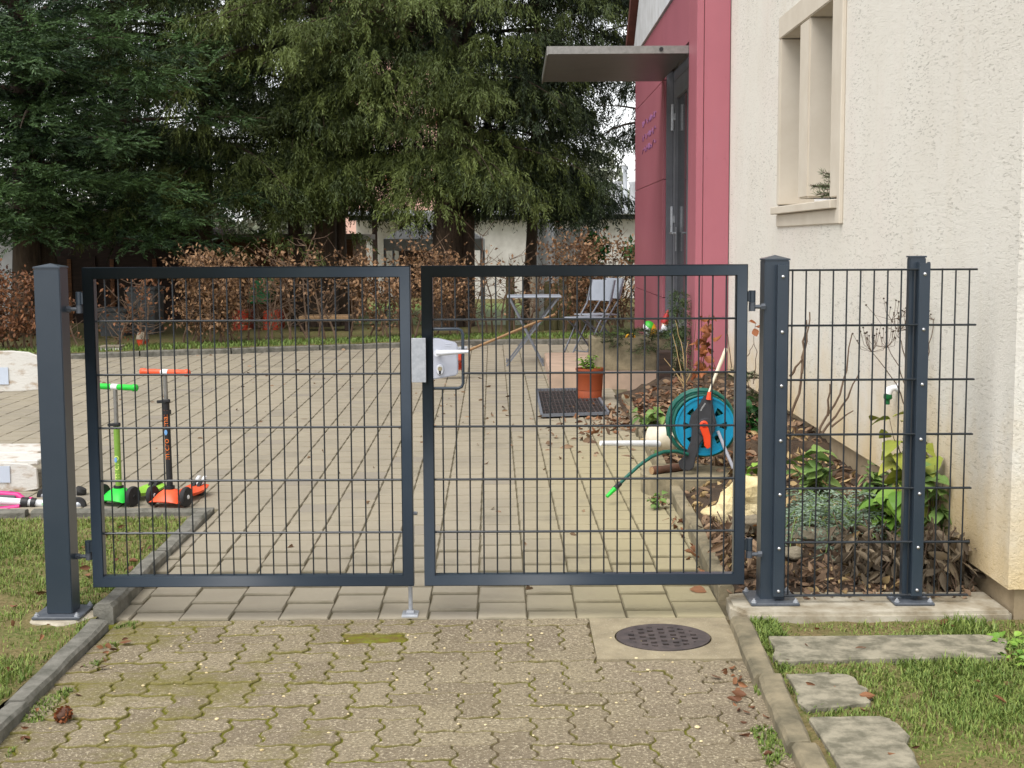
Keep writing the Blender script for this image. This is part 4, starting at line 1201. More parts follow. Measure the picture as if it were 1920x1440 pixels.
# play house slide, bins, pots glimpsed through the hedge
Y = 19.3
p0, p1 = at(462, 570, Y), at(520, 512, Y)
sl = thing('play_slide', 'dark green plastic slide with orange-red sides seen through the bare shrub', 'slide', ((p0.x + p1.x) / 2, Y, .12))
q = MB(sl); q.prism([(p0.x, Y, p0.z), (p1.x - .15, Y, p0.z), (p1.x, Y, p1.z + .06), (p0.x + .12, Y, p1.z + .06)], (0, .5, 0)); q.build('chute', M['green_plastic_dark'], sl, bevel=.02)
for u in (452, 510):
    q = MB(sl); x = at(u, 600, Y).x; q.box(x - .12, x + .10, Y - .05, Y + .5, .13, at(500, 582, Y).z); q.build('side_wall', M['red_plastic'], sl, bevel=.03)
for i, (u0, u1, v0, lab) in enumerate(((183, 236, 585, 'low square grey bin at the left behind the sparse shrub'), (238, 292, 545, 'tall dark grey bin between the low bin and the golden shrub'))):
    Y = 18.2 + .3 * i; x0, x1, z1 = at(u0, 600, Y).x, at(u1, 600, Y).x, at(u0, v0, Y).z
    r = thing('waste_bin', lab, 'bin', ((x0 + x1) / 2, Y, .12), 0, 'bins behind the hedge')
    q = MB(r); c = .03; q.add([(x0 + c, Y + c, .1), (x1 - c, Y + c, .1), (x1 - c, Y + .5, .1), (x0 + c, Y + .5, .1), (x0, Y, z1), (x1, Y, z1), (x1, Y + .5, z1), (x0, Y + .5, z1)], [(3, 2, 1, 0), (4, 5, 6, 7), (0, 1, 5, 4), (1, 2, 6, 5), (2, 3, 7, 6), (3, 0, 4, 7)]); q.build('body', M['bin_grey'], r, bevel=.012)
    q = MB(r); q.box(x0 - .02, x1 + .02, Y - .03, Y + .53, z1 + .002, z1 + .045); q.build('lid', M['bin_grey'], r, bevel=.012, seg=2)
Y = 17.1
for u, lab, mm, h in ((268, 'small orange-red bucket with a pale rim under the sparse shrub', 'red_plastic', .13), (206, 'low pale grey box on the grass verge under the sparse shrub', 'grey_render', .07)):
    p_ = at(u, 645, kerbline(-5) + .85 if u > 250 else kerbline(-5.4) + .5)
    r = thing('garden_bucket' if u > 250 else 'storage_box', lab, 'bucket' if u > 250 else 'box', (p_.x, p_.y, .12))
    q = MB(r)
    if u > 250: q.lathe([(.055, .1), (.075, .1 + h), (.08, .1 + h), (.07, .1 + h * .9)], (p_.x, p_.y, .03), 16)
    else: q.box(p_.x - .12, p_.x + .12, p_.y, p_.y + .2, .12, .12 + h)
    q.build('body', M[mm], r, bevel=0 if u > 250 else .008)
    q = MB(r)
    if u > 250: q.lathe([(.082, .225), (.06, .30), (.045, .31)], (p_.x, p_.y, .03), 16)
    else: q.box(p_.x - .125, p_.x + .125, p_.y - .006, p_.y + .206, .12 + h + .002, .14 + h)
    q.build('rim' if u > 250 else 'lid', M['concrete'], r)
Y = 18.8
p_ = at(612, 618, Y)
r = thing('potting_bench', 'low timber potting bench in front of the brown shed', 'bench', (p_.x, Y, .12))
q = MB(r); q.box(at(560, 600, Y).x, at(655, 600, Y).x, Y, Y + .5, at(600, 600, Y).z, at(600, 593, Y).z); q.build('top', M['bare_wood'], r, bevel=.004)
for u in (565, 650):
    q = MB(r); x = at(u, 600, Y).x; q.box(x - .03, x + .03, Y + .02, Y + .08, .1, at(600, 600, Y).z - .002); q.build('leg', M['dark_wood'], r)
    q = MB(r); q.box(x - .03, x + .03, Y + .42, Y + .48, .1, at(600, 600, Y).z - .002); q.build('leg', M['dark_wood'], r)
q = MB()
lw = [(at(560, 600, 21).x, 20.5), (at(1015, 600, 20).x, 19.9), (at(1040, 600, 27).x, 27), (at(640, 600, 27).x, 27)]
q.add([(x, y, .19) for x, y in lw], [(0, 1, 2, 3)])
tag(q.build('back_lawn', M['grass_far']), kind='structure')
q = MB(); q.add([(at(640, 600, 20).x, 18.9, .178), (at(1010, 600, 19).x, 18.9, .178), (at(1010, 600, 19).x, 19.6, .178), (at(640, 600, 20).x, 19.6, .178)], [(0, 1, 2, 3)])
tag(q.build('back_path', M['concrete']), kind='structure')

rg = np.random.default_rng(300); n = 26000
x = rg.uniform(-24, 9, n); hgt = 3.2 + .9 * np.sin(x * .9) + .6 * np.sin(x * 2.3 + 1); z = .1 + hgt * rg.uniform(0, 1, n) ** .8
q = MB(); leaflets(q, np.stack([x, 46 + rg.uniform(-1, 1.5, n), z], 1), rg.normal(size=(n, 3)), .34 * rg.uniform(.6, 1.3, n), .16 * rg.uniform(.7, 1.3, n), rg.uniform(0, 1, n), rg)
tag(q.build('far_shrubbery', M['far_leaf']), kind='stuff')

# ------------------------------------------------------------------ scooters
def scooter(name, label, loc, rz, Hs, c_deck, c_tail, c_stem, c_grip, brake, txt, lean, group, clampdrop=.0):
    """local frame: +Y from the front wheels to the tail; stem rises at y=0"""
    r = thing(name, label, 'scooter', loc, rz, group)
    q = MB()
    # front cover: a hump over the wheel axle, sloping to both sides
    n = 11; vs = []
    prof = [(-.078, .036), (-.066, .056), (-.03, .088), (.0, .096), (.04, .086), (.075, .064)]
    for (y, zt) in prof:
        for k in range(n):
            u = -1 + 2 * k / (n - 1)
            w = .083 if y < .03 else .07
            vs.append((u * w, y, .028 + (zt - .028) * (1 - abs(u) ** 2.2) ** .8))
    fs = [(i * n + k, i * n + k + 1, (i + 1) * n + k + 1, (i + 1) * n + k) for i in range(len(prof) - 1) for k in range(n - 1)]
    bot = len(vs)
    q.add(vs, fs)
    q.box(-.075, .075, -.06, .06, .026, .034)
    q.build('front_cover', M[c_deck], r, smooth=60, local=True)
    q = MB(); n = 9; vs = []
    st = [(.03, .055, .066), (.08, .05, .056), (.13, .055, .05), (.19, .062, .05), (.24, .066, .054), (.28, .064, .06), (.32, .054, .066), (.345, .036, .058)]
    for (y, w, z) in st:
        for k in range(n):
            a = -1 + 2 * k / (n - 1); vs.append((a * w, y, z - .006 * a * a))
        for k in range(n):
            a = 1 - 2 * k / (n - 1); vs.append((a * w * .8, y, z - .024))
    m = 2 * n
    fs = [(i * m + k, i * m + (k + 1) % m, (i + 1) * m + (k + 1) % m, (i + 1) * m + k) for i in range(len(st) - 1) for k in range(m)] + [tuple(range(m)), tuple(range((len(st) - 1) * m + m - 1, (len(st) - 1) * m - 1, -1))]
    q.add(vs, fs)
    q.build('deck', M[c_tail], r, smooth=50, local=True)
    for x in (-.098, .098):
        q = MB(); q.lathe([(.026, -.013), (.049, -.012), (.053, -.005), (.053, .005), (.049, .012), (.026, .013)], (x, -.01, .0535), 24, 'X')
        w = q.build('wheel', M['rubber'], r, smooth=40, local=True)
        q = MB(); q.lathe([(.0001, -.016), (.010, -.016), (.012, -.0125), (.025, -.011), (.025, .011), (.012, .0125), (.010, .016), (.0001, .016)], (x, -.01, .0535), 16, 'X'); q.build('hub', M['white_plastic'] if brake else M['black'], w, smooth=40, local=True)
    for x in (-.016, .016):
        q = MB(); q.lathe([(.012, -.011), (.038, -.010), (.041, 0), (.038, .010), (.012, .011)], (x, .30, .0415), 20, 'X'); q.build('rear_wheel', M['rubber'], r, smooth=40, local=True)
    q = MB(); q.tube([(-.09, -.01, .0535), (.09, -.01, .0535)], .008, 8); q.build('axle', M['black'], r, local=True)
    if brake:
        q = MB()
        for x in (-.018, .018): q.prism([(x - .009, .275, .06), (x - .009, .325, .066), (x - .009, .352, .102), (x - .009, .334, .104), (x - .009, .302, .08)], (.018, 0, 0))
        q.box(-.02, .02, .285, .315, .06, .074)
        q.build('foot_brake', M['white_plastic'], r, bevel=.003, local=True)
    lx, ly = lean
    top = Vector((lx, ly, Hs)); b0 = Vector((0, 0, .075)); d = (top - b0)
    def P(t): return tuple(b0 + d * t)
    q = MB(); q.tube([P(0), P(.05)], .026, 16); q.build('stem_collar', M['black'], r, smooth=40, local=True)
    tc = .76 - clampdrop
    q = MB(); q.tube([P(.03), P(tc)], .0165, 16); stem = q.build('stem', M[c_stem], r, smooth=60, local=True)
    q = MB(); q.tube([P(tc), P(.985)], .0115, 12); q.build('inner_tube', M['grey_tube'], r, smooth=60, local=True)
    q = MB(); q.tube([P(tc - .02), P(tc + .015)], .021, 12); 
    pc = Vector(P(tc)); q.obox(pc + Vector((-.045, -.012, -.004)), pc + Vector((.03, -.014, .004)), .016, .016); q.build('quick_release', M['black'], r, bevel=.003, local=True)
    if txt == 'maxi':
        q = MB(); q.tube([P(tc - .11), P(tc - .075)], .024, 12); q.build('stem_clamp', M['black'], r, local=True)
    hx_ = Vector((.138, 0, 0)); hb = top
    q = MB(); q.tube([tuple(hb - Vector((.02, 0, 0))), tuple(hb + Vector((.02, 0, 0)))], .0165, 12); q.build('bar_joint', M['white_plastic'], r, smooth=50, local=True)
    for s_ in (-1, 1):
        q = MB(); pts = [tuple(hb + Vector((s_ * x, 0, 0))) for x in (.018, .03, .06, .09, .112, .118, .136, .142)]
        q.tube(pts, [.0145, .0155, .0165, .016, .0155, .0195, .0195, .014], 14); q.build('grip', M[c_grip], r, smooth=50, local=True)
    # lettering running up the stem, wrapped close to its front
    words = [('micro', 'text_lime', .22, .055)] if txt == 'micro' else [('micro', 'text_orange', .36, .045), ('maxi', 'text_orange', .62, .045)]
    for wd, tm, t, sz in words:
        vs, fs = text_mesh(wd, sz, .0004, 1.05)
        Mx = Matrix.Rotation(R(90), 3, 'Y') @ Matrix.Identity(3)
        out = []
        pc = b0 + d * t; dn = d.normalized()
        for v in vs:
            a = v.y / .0172                       # wrap the letter height round the tube
            out.append(tuple(pc + dn * v.x + Vector((-math.sin(a) * .0172 * 1, -math.cos(a) * .0172, 0)) + Vector((-math.sin(a), -math.cos(a), 0)) * v.z))
        q = MB(); q.add(out, fs); q.build('lettering', M[tm], stem, local=True)
    q = MB(); pc = b0 + d * (.30 if txt == 'micro' else .50)
    q.lathe([(.0001, -.0185), (.008, -.018), (.009, -.0165)], (0, 0, 0), 14, 'Y', Matrix.Diagonal((1.0, 1, 1.6)))
    q.V[-1] = q.V[-1] + np.array(pc); q.build('round_sticker', M['text_blue'], stem, local=True)
    return r
og = onz(318, 952, .012); gg = onz(222, 950, .012)
scooter('kick_scooter', 'child scooter with orange deck and grips and a black stem, standing', (og.x, og.y + .02, zc(og.y)), R(-16), .70, 'orange', 'orange', 'black', 'orange', True, 'maxi', (-.012, .005), 'children\'s scooters on the courtyard')
scooter('kick_scooter', 'child scooter with bright green deck and grips and an olive stem, standing', (gg.x, gg.y + .02, zc(gg.y)), R(-24), .62, 'green', 'lime', 'stem_green', 'green', False, 'micro', (-.012, .012), 'children\'s scooters on the courtyard', clampdrop=.12)

# white scooter lying on its side, pink balance bike lying beside it
Yb = 7.15
def px(u, v, Y=Yb): return at(u, v, Y)
r = thing('kick_scooter', 'white child scooter lying on its side behind the left gate post', 'scooter', (px(120, 950).x, Yb, .012), 0, 'children\'s scooters on the courtyard')
q = MB(r); q.tube([tuple(px(-40, 936, 7.12)), tuple(px(0, 939, 7.12)), tuple(px(94, 945, 7.15)), tuple(px(140, 944, 7.18))], .0195, 14); st = q.build('stem', M['white_plastic'], r, smooth=60)
for u, w_, rr in ((47, .017, .028), (63, .011, .0265)):
    q = MB(r); c = px(u, 942 + (u - 47) * .06, 7.135); q.tube([tuple(c + Vector((-w_, 0, .001))), tuple(c + Vector((w_, 0, -.001)))], rr, 14); q.build('stem_clamp', M['black'], r, smooth=50)
q = MB(r); c = px(80, 944.5, 7.127); vs, fs = text_mesh('micro', .026, .0005)
q.add([tuple(c + Vector((v.x, -v.z, v.y))) for v in vs], fs); q.build('lettering', M['green'], st)
for (u, v, Y, ax) in ((147, 947, 7.13, 'Y'), (84, 930, 7.4, 'Y')):
    q = MB(r); c = px(u, v, Y); q.lathe([(.02, -.014), (.040, -.012), (.044, 0), (.040, .012), (.02, .014)], tuple(c), 22, ax); w = q.build('wheel', M['rubber'], r, smooth=40)
    q = MB(r); q.lathe([(.0001, -.02), (.010, -.02), (.020, -.012), (.020, .012), (.0001, .02)], tuple(c), 12, ax); q.build('hub', M['steel'], w, smooth=40)
q = MB(r); c = px(151, 921, 7.45); q.lathe([(.008, -.022), (.026, -.02), (.034, 0), (.026, .02), (.008, .022)], tuple(c), 18, 'Z', Matrix.Rotation(R(25), 3, 'Y')); q.build('rear_wheel', M['rubber'], r, smooth=40)
q = MB(r); a, b = px(100, 936, 7.3), px(144, 907, 7.3); q.box(a.x, b.x, 7.26, 7.30, a.z - .03, b.z); q.build('deck', M['white_plastic'], r, bevel=.012, seg=2)
r = thing('balance_bike', 'pink balance bike with a black tyre lying at the left edge', 'balance bike', (px(0, 940, 7.4).x, 7.4, .012))
q = MB(r); c = px(-22, 932, 7.55); n = 40
Mt = Matrix.Rotation(R(-6), 3, 'X') @ Matrix.Rotation(R(-7), 3, 'Y')
def ringpts(rad): return [tuple(Vector((c.x, 7.55, c.z)) + Mt.inverted() @ Vector((rad * math.cos(t), rad * math.sin(t), 0))) for t in np.linspace(0, 2 * math.pi, n + 1)[:-1]]
q.tube(ringpts(.165), .026, 10, closed=True); ty = q.build('front_wheel', M['rubber'], r, smooth=60)
q = MB(r); q.tube(ringpts(.136), .008, 6, closed=True); q.build('rim', M['steel'], ty)
for k in range(5):
    q = MB(r); q.tube([ringpts(.0)[0], ringpts(.136)[k * 8]], .004, 4); q.build('spoke', M['steel'], ty)
q = MB(r); q.tube([tuple(px(-90, 924, 7.34)), tuple(px(0, 926, 7.34)), tuple(px(34, 929, 7.32)), tuple(px(46, 937, 7.30)), tuple(px(61, 936, 7.28))], [.018, .018, .018, .014, .012], 12)
q.build('top_tube', M['pink'], r, smooth=60)
q = MB(r); q.tube([tuple(px(-90, 962, 7.10)), tuple(px(0, 957, 7.10)), tuple(px(37, 950, 7.11))], [.022, .020, .012], 12); q.build('lower_tube', M['pink'], r, smooth=60)
q = MB(r); q.box(px(-60, 930, 7.3).x, px(30, 930, 7.3).x, 7.3, 7.32, px(0, 940, 7.3).z, px(0, 929, 7.3).z); q.build('side_panel', M['bin_grey'], r, bevel=.006)

# weathered white bench at the left edge
r = thing('garden_bench', 'weathered white plank bench with pale sheets of paper at the left edge', 'bench', (-2.9, 7.6, .02))
def board(nm, u0, u1, v0, v1, Y, th, seed, mm='white_paint_old', parent=r):
    rg = np.random.default_rng(seed); a, b = at(u0, v1, Y), at(u1, v0, Y)
    n = 14; top = [(a.x + (b.x - a.x) * t, b.z + rg.normal(0, .0025)) for t in np.linspace(0, 1, n)]
    bot = [(a.x + (b.x - a.x) * t, a.z + rg.normal(0, .003)) for t in np.linspace(1, 0, n)]
    top[-1] = (top[-1][0] - .004, top[-1][1] - .03); top[-2] = (top[-2][0] + .02, top[-2][1] - .006); bot[0] = (bot[0][0], bot[0][1] + .012)
    q = MB(r); q.prism([(x, Y, z) for x, z in top + bot], (0, th, 0)); return q.build(nm, M[mm], parent, bevel=.003)
bk = board('backrest', -260, 71, 658, 735, 8.25, .025, 1)
def slat(z, y0, y1, u1):
    q = MB(r); x1 = at(u1, 850, y0).x; q.box(-3.8, x1, y0, y1, z - .028, z); q.build('seat_slat', M['white_paint_old'], r, bevel=.005)
slat(.192, 7.582, 7.86, 70); slat(.194, 7.875, 8.22, 71)
board('front_board', -260, 69, 868, 923, 7.555, .025, 2)
for x in (-3.7, -3.2):
    q = MB(r); q.box(x, x + .05, 7.60, 7.66, .018, .162); q.build('leg', M['white_paint_old'], r)
    q = MB(r); q.box(x - .003, x + .047, 8.28, 8.33, .02, .72); q.build('leg', M['white_paint_old'], r)
a, b = at(-30, 721, 8.245), at(15, 689, 8.245); q = MB(r); q.box(a.x, b.x, 8.243, 8.248, a.z, b.z); q.build('paper_sheet', M['paper'], bk)
a, b = at(-30, 905, 7.55), at(18, 874, 7.55); q = MB(r); q.box(a.x, b.x, 7.548, 7.553, a.z, b.z); q.build('paper_sheet', M['paper'], r)

# ------------------------------------------------------------------ courtyard furniture
Yt = 14.7
def cz(Y): return zc(Y) + .0
tz = at(1000, 555, Yt).z
r = thing('folding_table', 'grey folding bistro table with crossed legs in front of the palisade', 'table', (at(1000, 600, Yt).x, Yt, cz(Yt)))
x0, x1 = at(951, 555, Yt).x, at(1052, 555, Yt).x
q = MB(r); q.box(x0, x1, Yt - .25, Yt + .27, tz - .012, tz + .008); q.build('table_top', M['light_steel'], r, bevel=.006)
zg = cz(Yt)
for i, (u0, u1, dy) in enumerate(((955, 1018, -.24), (1046, 950, -.22), (955, 1018, .24), (1046, 950, .26))):
    q = MB(r); a = Vector((at(u0, 560, Yt).x, Yt + dy, tz - .013)); b = Vector((at(u1, 640, Yt).x, Yt + dy, zg)); q.obox(a, b, .010, .018); q.build('leg', M['graphite'], r)
for y in (.0,):
    for u in (1018, 950):
        q = MB(r); x = at(u, 640, Yt).x; q.tube([(x, Yt - .23, zg + .04), (x, Yt + .25, zg + .04)], .007, 6); q.build('foot_bar', M['graphite'], r)
def chair(label, x, y, rz):
    r = thing('folding_chair', label, 'chair', (x, y, cz(y)), rz, 'folding bistro chairs by the palisade')
    for s_ in (-1, 1):
        q = MB(); sx = .19 * s_
        q.tube([(sx, -.20, 0), (sx, .0, .36), (sx, .17, .60), (sx, .24, .86)], .010, 8); q.build('back_leg', M['graphite'], r, local=True)
        q = MB(); sx = .165 * s_
        q.tube([(sx, .27, 0), (sx, .0, .31), (sx, -.16, .44)], .010, 8); q.build('front_leg', M['graphite'], r, local=True)
    q = MB(); q.box(-.19, .19, -.19, .17, .44, .455); q.build('seat', M['light_steel'], r, bevel=.008, local=True)
    q = MB(); n = 7; vs = []
    for k in range(n):
        u = -1 + 2 * k / (n - 1); bow = .02 * (1 - u * u)
        vs += [(u * .20, .185 + bow, .63), (u * .20, .243 + bow, .86), (u * .20, .255 + bow, .86), (u * .20, .197 + bow, .63)]
    fs = [(k * 4 + e, k * 4 + (e + 1) % 4, k * 4 + 4 + (e + 1) % 4, k * 4 + 4 + e) for k in range(n - 1) for e in range(4)] + [(3, 2, 1, 0), tuple(range((n - 1) * 4, n * 4))]
    q.add(vs, fs); q.build('backrest', M['light_steel'], r, local=True)
    for y_, z_ in ((-.185, .03), (.255, .03)):
        q = MB(); q.tube([(-.17, y_, z_), (.17, y_, z_)], .007, 6); q.build('foot_bar', M['graphite'], r, local=True)
chair('front folding chair facing the table, its whole pale backrest in view', at(1100, 620, 15.4).x, 15.4, R(-52))
chair('rear folding chair half hidden behind the front chair', at(1118, 620, 15.95).x, 15.95, R(-62))
# broom leaning on the table
r = thing('broom', 'broom with a wooden handle leaning on the folding table, red head on the paving', 'broom', (at(868, 690, 13.3).x, 13.3, cz(13.3)))
a, b = at(866, 662, 13.3), at(1040, 590, 14.4)
q = MB(r); q.tube([tuple(a), tuple(b)], .013, 10); q.build('handle', M['bare_wood'], r, smooth=60)
q = MB(r); c = at(858, 676, 13.25); q.box(c.x - .20, c.x + .045, 13.2, 13.31, at(860, 676, 13.25).z, at(860, 662, 13.25).z); q.build('head', M['red_plastic'], r, bevel=.01, seg=2)
q = MB(r); rg = np.random.default_rng(2)
pp = np.stack([rg.uniform(c.x - .195, c.x + .04, 500), rg.uniform(13.205, 13.305, 500), np.full(500, at(860, 676, 13.25).z)], 1)
leaflets(q, pp, np.tile([0, 0, -1.0], (500, 1)) + rg.normal(0, .1, (500, 3)), .10, .006, .5, rg); q.build('bristles', M['red_plastic'], r)

# pot, entrance block, planter, doormat
Yp = 11.55
pz0 = at(1106, 753, Yp).z; pz1 = at(1106, 690, Yp).z; pxc = at(1106, 750, Yp).x
r = thing('flower_pot', 'orange-brown plastic flower pot standing on the corner of the metal grate', 'flower pot', (pxc, Yp, pz0))
h = pz1 - pz0
q = MB(r); q.lathe([(.092, 0), (.098, .004), (.103, h * .33), (.101, h * .345), (.105, h * .36), (.110, h * .78), (.114, h * .80), (.115, h * .93), (.121, h * .94), (.121, h), (.112, h), (.109, h * .85)], (pxc, Yp, pz0), 36); q.build('pot', M['terracotta'], r, smooth=35)
q = MB(r); q.lathe([(.0001, h * .86), (.107, h * .85)], (pxc, Yp, pz0), 24); q.build('potting_soil', M['soil'], r)
def leafy(name, label, x, y, z, stems, H, ll, wl, m, seed, spread=.5, nl=9, twig='stalk', cat='plant', group=None, droop=.3, rad=.004, up=.35, stemr=None):
    rg = np.random.default_rng(seed)
    r = thing(name, label, cat, (x, y, z), 0, group)
    st, lf = MB(r), MB(r)
    for i in range(stems):
        a = rg.uniform(0, 6.28); hh = H * rg.uniform(.6, 1.1); sp = spread * rg.uniform(.2, 1)
        path = [np.array([x + rg.normal(0, .015), y + rg.normal(0, .015), z - .01])]
        d = np.array([math.cos(a) * sp, math.sin(a) * sp, 1.0])
        for k in range(7): path.append(path[-1] + unit(d + rg.normal(0, .1, 3)) * hh / 7)
        st.tube([tuple(p) for p in path], [rad * (1 - k * .1) for k in range(8)], 5, cap=False)
        idx = rg.integers(2, 8, nl); pos = np.array(path)[idx] + rg.normal(0, .01, (nl, 3))
        az = rg.uniform(0, 6.28, nl)
        dv = np.stack([np.cos(az), np.sin(az), rg.uniform(-droop, up, nl)], 1)
        broad(lf, pos, dv, ll * rg.uniform(.6, 1.2, nl), wl, rg)
    st.build('stems', M[twig], r); lf.build('leaves', M[m], r)
    return r
def broad(mb, pos, d, L, wr, rg):
    """broad folded leaf, 2 x 4 quads with a crease and a drooping tip"""
    n = len(pos); d = unit(d); up = np.tile([0, 0, 1.0], (n, 1)) + rg.normal(0, .35, (n, 3))
    s = unit(np.cross(d, up)); nn = np.cross(s, d)
    prof = [(0, .05, 0), (.22, .75, .02), (.48, 1.0, .0), (.75, .7, -.09), (1.0, .03, -.24)]
    vs = []
    for (t, w, dz) in prof:
        c = pos + d * (L * t)[:, None] + np.array([0, 0, 1]) * (L * dz)[:, None]
        for e in (-1, 0, 1):
            vs.append(c + s * (L * wr * .5 * w * e)[:, None] + nn * (L * .09 * w * abs(e))[:, None])
    v = np.stack(vs, 1)
    f1 = np.array([(i * 3 + e, i * 3 + e + 1, i * 3 + 4 + e, i * 3 + 3 + e) for i in range(4) for e in (0, 1)])
    F_ = (np.arange(n) * 15)[:, None, None] + f1[None]
    mb.add(v.reshape(-1, 3), F_.reshape(-1, 4), np.repeat(np.clip(rg.beta(1.5, 1.5, n), 0, 1), 8))
leafy('pot_plant', 'pale green shoots growing in the orange-brown flower pot', pxc, Yp, pz1 - .03, 9, .13, .055, .32, 'leaf_green', 51, .9, 12, droop=.1, up=.9)

q = MB(); zs = .216
q.box(.31, 1.515, 12.4, 14.6, 0, zs)
tag(q.build('entrance_step', M['pinkstep'], bevel=.008, seg=2), 'broad pinkish concrete entrance step behind the flower pot', 'step')
# raised planter trough
Ypl = 12.5
r = thing('planter_trough', 'square concrete planter trough filled with cut fir branches', 'planter', (at(1180, 700, Ypl).x, Ypl, zs))
x0, x1 = at(1108, 660, Ypl).x, at(1262, 660, Ypl).x; z0, z1 = zs, at(1150, 634, Ypl).z
q = MB(r); t_ = .045; y0, y1 = Ypl, Ypl + .42
for bx in ((x0, x1, y0, y0 + t_), (x0, x1, y1 - t_, y1), (x0, x0 + t_, y0 + t_, y1 - t_), (x1 - t_, x1, y0 + t_, y1 - t_)): q.box(*bx, z0 + .002, z1)
q.box(x0 + t_, x1 - t_, y0 + t_, y1 - t_, z0 + .002, z1 - .06)
q.build('trough', M['cut_stone'], r, bevel=.004)
def fir_branch(name, label, base_, dirs, seed, m='needle_fir', L=.4, n=7, ll=.028, group=None, cat='branch'):
    rg = np.random.default_rng(seed); base_ = np.array(base_, float)
    r = thing(name, label, cat, tuple(base_), 0, group)
    st, nd = MB(r), MB(r)
    for d in dirs:
        d = unit(np.array(d, float)); p = base_ + rg.normal(0, .02, 3)
        pts = [p + d * L * t + np.array([0, 0, -.08 * L * t * t]) for t in np.linspace(0, 1, n)]
        tw = [(pts, .005)]
        for k in range(2, n - 1):
            for sg in (-1, 1):
                s = unit(np.cross(d, [0, 0, 1])) * sg + d * .9 + rg.normal(0, .12, 3)
                l2 = L * (.42 - .05 * k); tw.append(([pts[k] + unit(s) * l2 * t for t in np.linspace(0, 1, 4)], .003))
        for pp, rr in tw:
            st.tube([tuple(q_) for q_ in pp], rr, 4, cap=False)
            A = np.array(pp); dd = unit(A[-1] - A[0]); Ls = np.linalg.norm(A[-1] - A[0]); k = int(Ls / .0032)
            t = rg.uniform(0, 1, k); pos = A[0] + (A[-1] - A[0]) * t[:, None]
            nv = dd[None] * .7 + rg.normal(0, .55, (k, 3)) + np.array([0, 0, .1]); leaflets(nd, pos, nv, ll * rg.uniform(.7, 1.2, k), .0032, np.clip(rg.beta(2, 2, k), 0, 1), rg)
    st.build('twigs', M['twig_dark'], r); nd.build('needles', M[m], r)
    return r
for i, (u, v, dd, lab) in enumerate(((1185, 640, [(-1, -.3, .15), (-.8, -.5, .0), (-.4, -.6, .25)], 'cut fir branch hanging over the left side of the trough'),
                                     (1235, 636, [(.8, -.3, .2), (.5, -.6, .05), (-.3, -.6, .2)], 'cut fir branch over the right side of the trough below the gnome'),
                                     (1215, 648, [(.3, -.8, -.15), (-.5, -.7, -.1), (.0, -.6, .3)], 'cut fir branch hanging down the front of the trough'))):
    fir_branch('fir_branch', lab, at(u, v - 6, Ypl + .14), dd + [(a_ * .8 + .3, -.5, b_ - .05) for a_, _, b_ in dd], 60 + i, L=.36, ll=.034, group='fir branches in the trough')
# gnome, ball, yellow ring toy
g0 = at(1243, 640, 12.72)
r = thing('garden_gnome', 'garden gnome with a red pointed cap and white beard in the trough', 'garden gnome', (g0.x, 12.72, z1 - .06))
zb_ = z1 - .07; x_, y_ = g0.x + .015, 12.72
q = MB(r); q.lathe([(.05, 0), (.055, .03), (.05, .09), (.043, .125), (.022, .14), (.018, .15)], (x_, y_, zb_), 18); q.build('body', M['graphite'], r, smooth=50)
q = MB(r); q.blob((x_, y_, zb_ + .175), (.031, .031, .034), .02, 3); q.build('head', M['skin'], r, smooth=60)
q = MB(r); q.blob((x_ - .006, y_ - .02, zb_ + .145), (.030, .022, .042), .08, 4); q.build('beard', M['white_plastic'], r, smooth=60)
q = MB(r); q.blob((x_ - .004, y_ - .034, zb_ + .176), (.008, .008, .008), .02, 5, 8, 6); q.build('nose', M['skin'], r, smooth=60)
for e in (-.012, .010):
    q = MB(r); q.blob((x_ + e, y_ - .029, zb_ + .186), (.004, .003, .004), .0, 5, 8, 6); q.build('eye', M['black'], r)
q = MB(r); Mt = Matrix.Rotation(R(14), 3, 'Y')
q.lathe([(.038, 0), (.040, .008), (.034, .03), (.022, .075), (.010, .115), (.0001, .13)], (x_, y_, zb_ + .19), 18, 'Z', Mt); q.build('cap', M['red_cap'], r, smooth=50)
for s_, mm in ((-1, 'graphite'), (1, 'blue_paint')):
    q = MB(r); q.tube([(x_ + s_ * .04, y_, zb_ + .12), (x_ + s_ * .058, y_ - .02, zb_ + .085), (x_ + s_ * .04, y_ - .05, zb_ + .07)], [.018, .016, .012], 8); q.build('arm', M[mm], r, smooth=60)
b0 = at(1219, 618, 12.6)
r = thing('toy_ball', 'green, white and yellow toy lying in the fir branches left of the gnome', 'toy', tuple(b0))
for k, mm in enumerate(('bag_green', 'white_plastic', 'bag_yellow')):
    q = MB(r); n = 9; vs = []; a0 = [.5, 2.1, 3.9][k]; a1 = [2.1, 3.9, 6.78][k]
    for i in range(n):
        th = math.pi * i / (n - 1)
        for j in range(n):
            a = a0 + (a1 - a0) * j / (n - 1); v = Vector((math.sin(th) * math.cos(a) * .06, math.cos(th) * .06, math.sin(th) * math.sin(a) * .085))
            vs.append(tuple(b0 + Matrix.Rotation(R(-25), 3, 'Y') @ v))
    q.add(vs, [(i * n + j, i * n + j + 1, (i + 1) * n + j + 1, (i + 1) * n + j) for i in range(n - 1) for j in range(n - 1)]); q.build('panel', M[mm], r, smooth=70)
y0_ = at(1182, 636, 12.62)
q = MB(); q.tube([tuple(y0_ + Vector((.040 * math.cos(t), -.015 * math.sin(t), .05 * math.sin(t)))) for t in np.linspace(0, 6.283, 25)[:-1]], .010, 8, closed=True)
q.box(y0_.x - .07, y0_.x + .05, y0_.y - .03, y0_.y + .01, y0_.z - .065, y0_.z - .048)
tag(q.build('toy_ring', M['bag_yellow'], smooth=50), 'yellow plastic ring toy lying on the fir branches in the trough', 'toy')
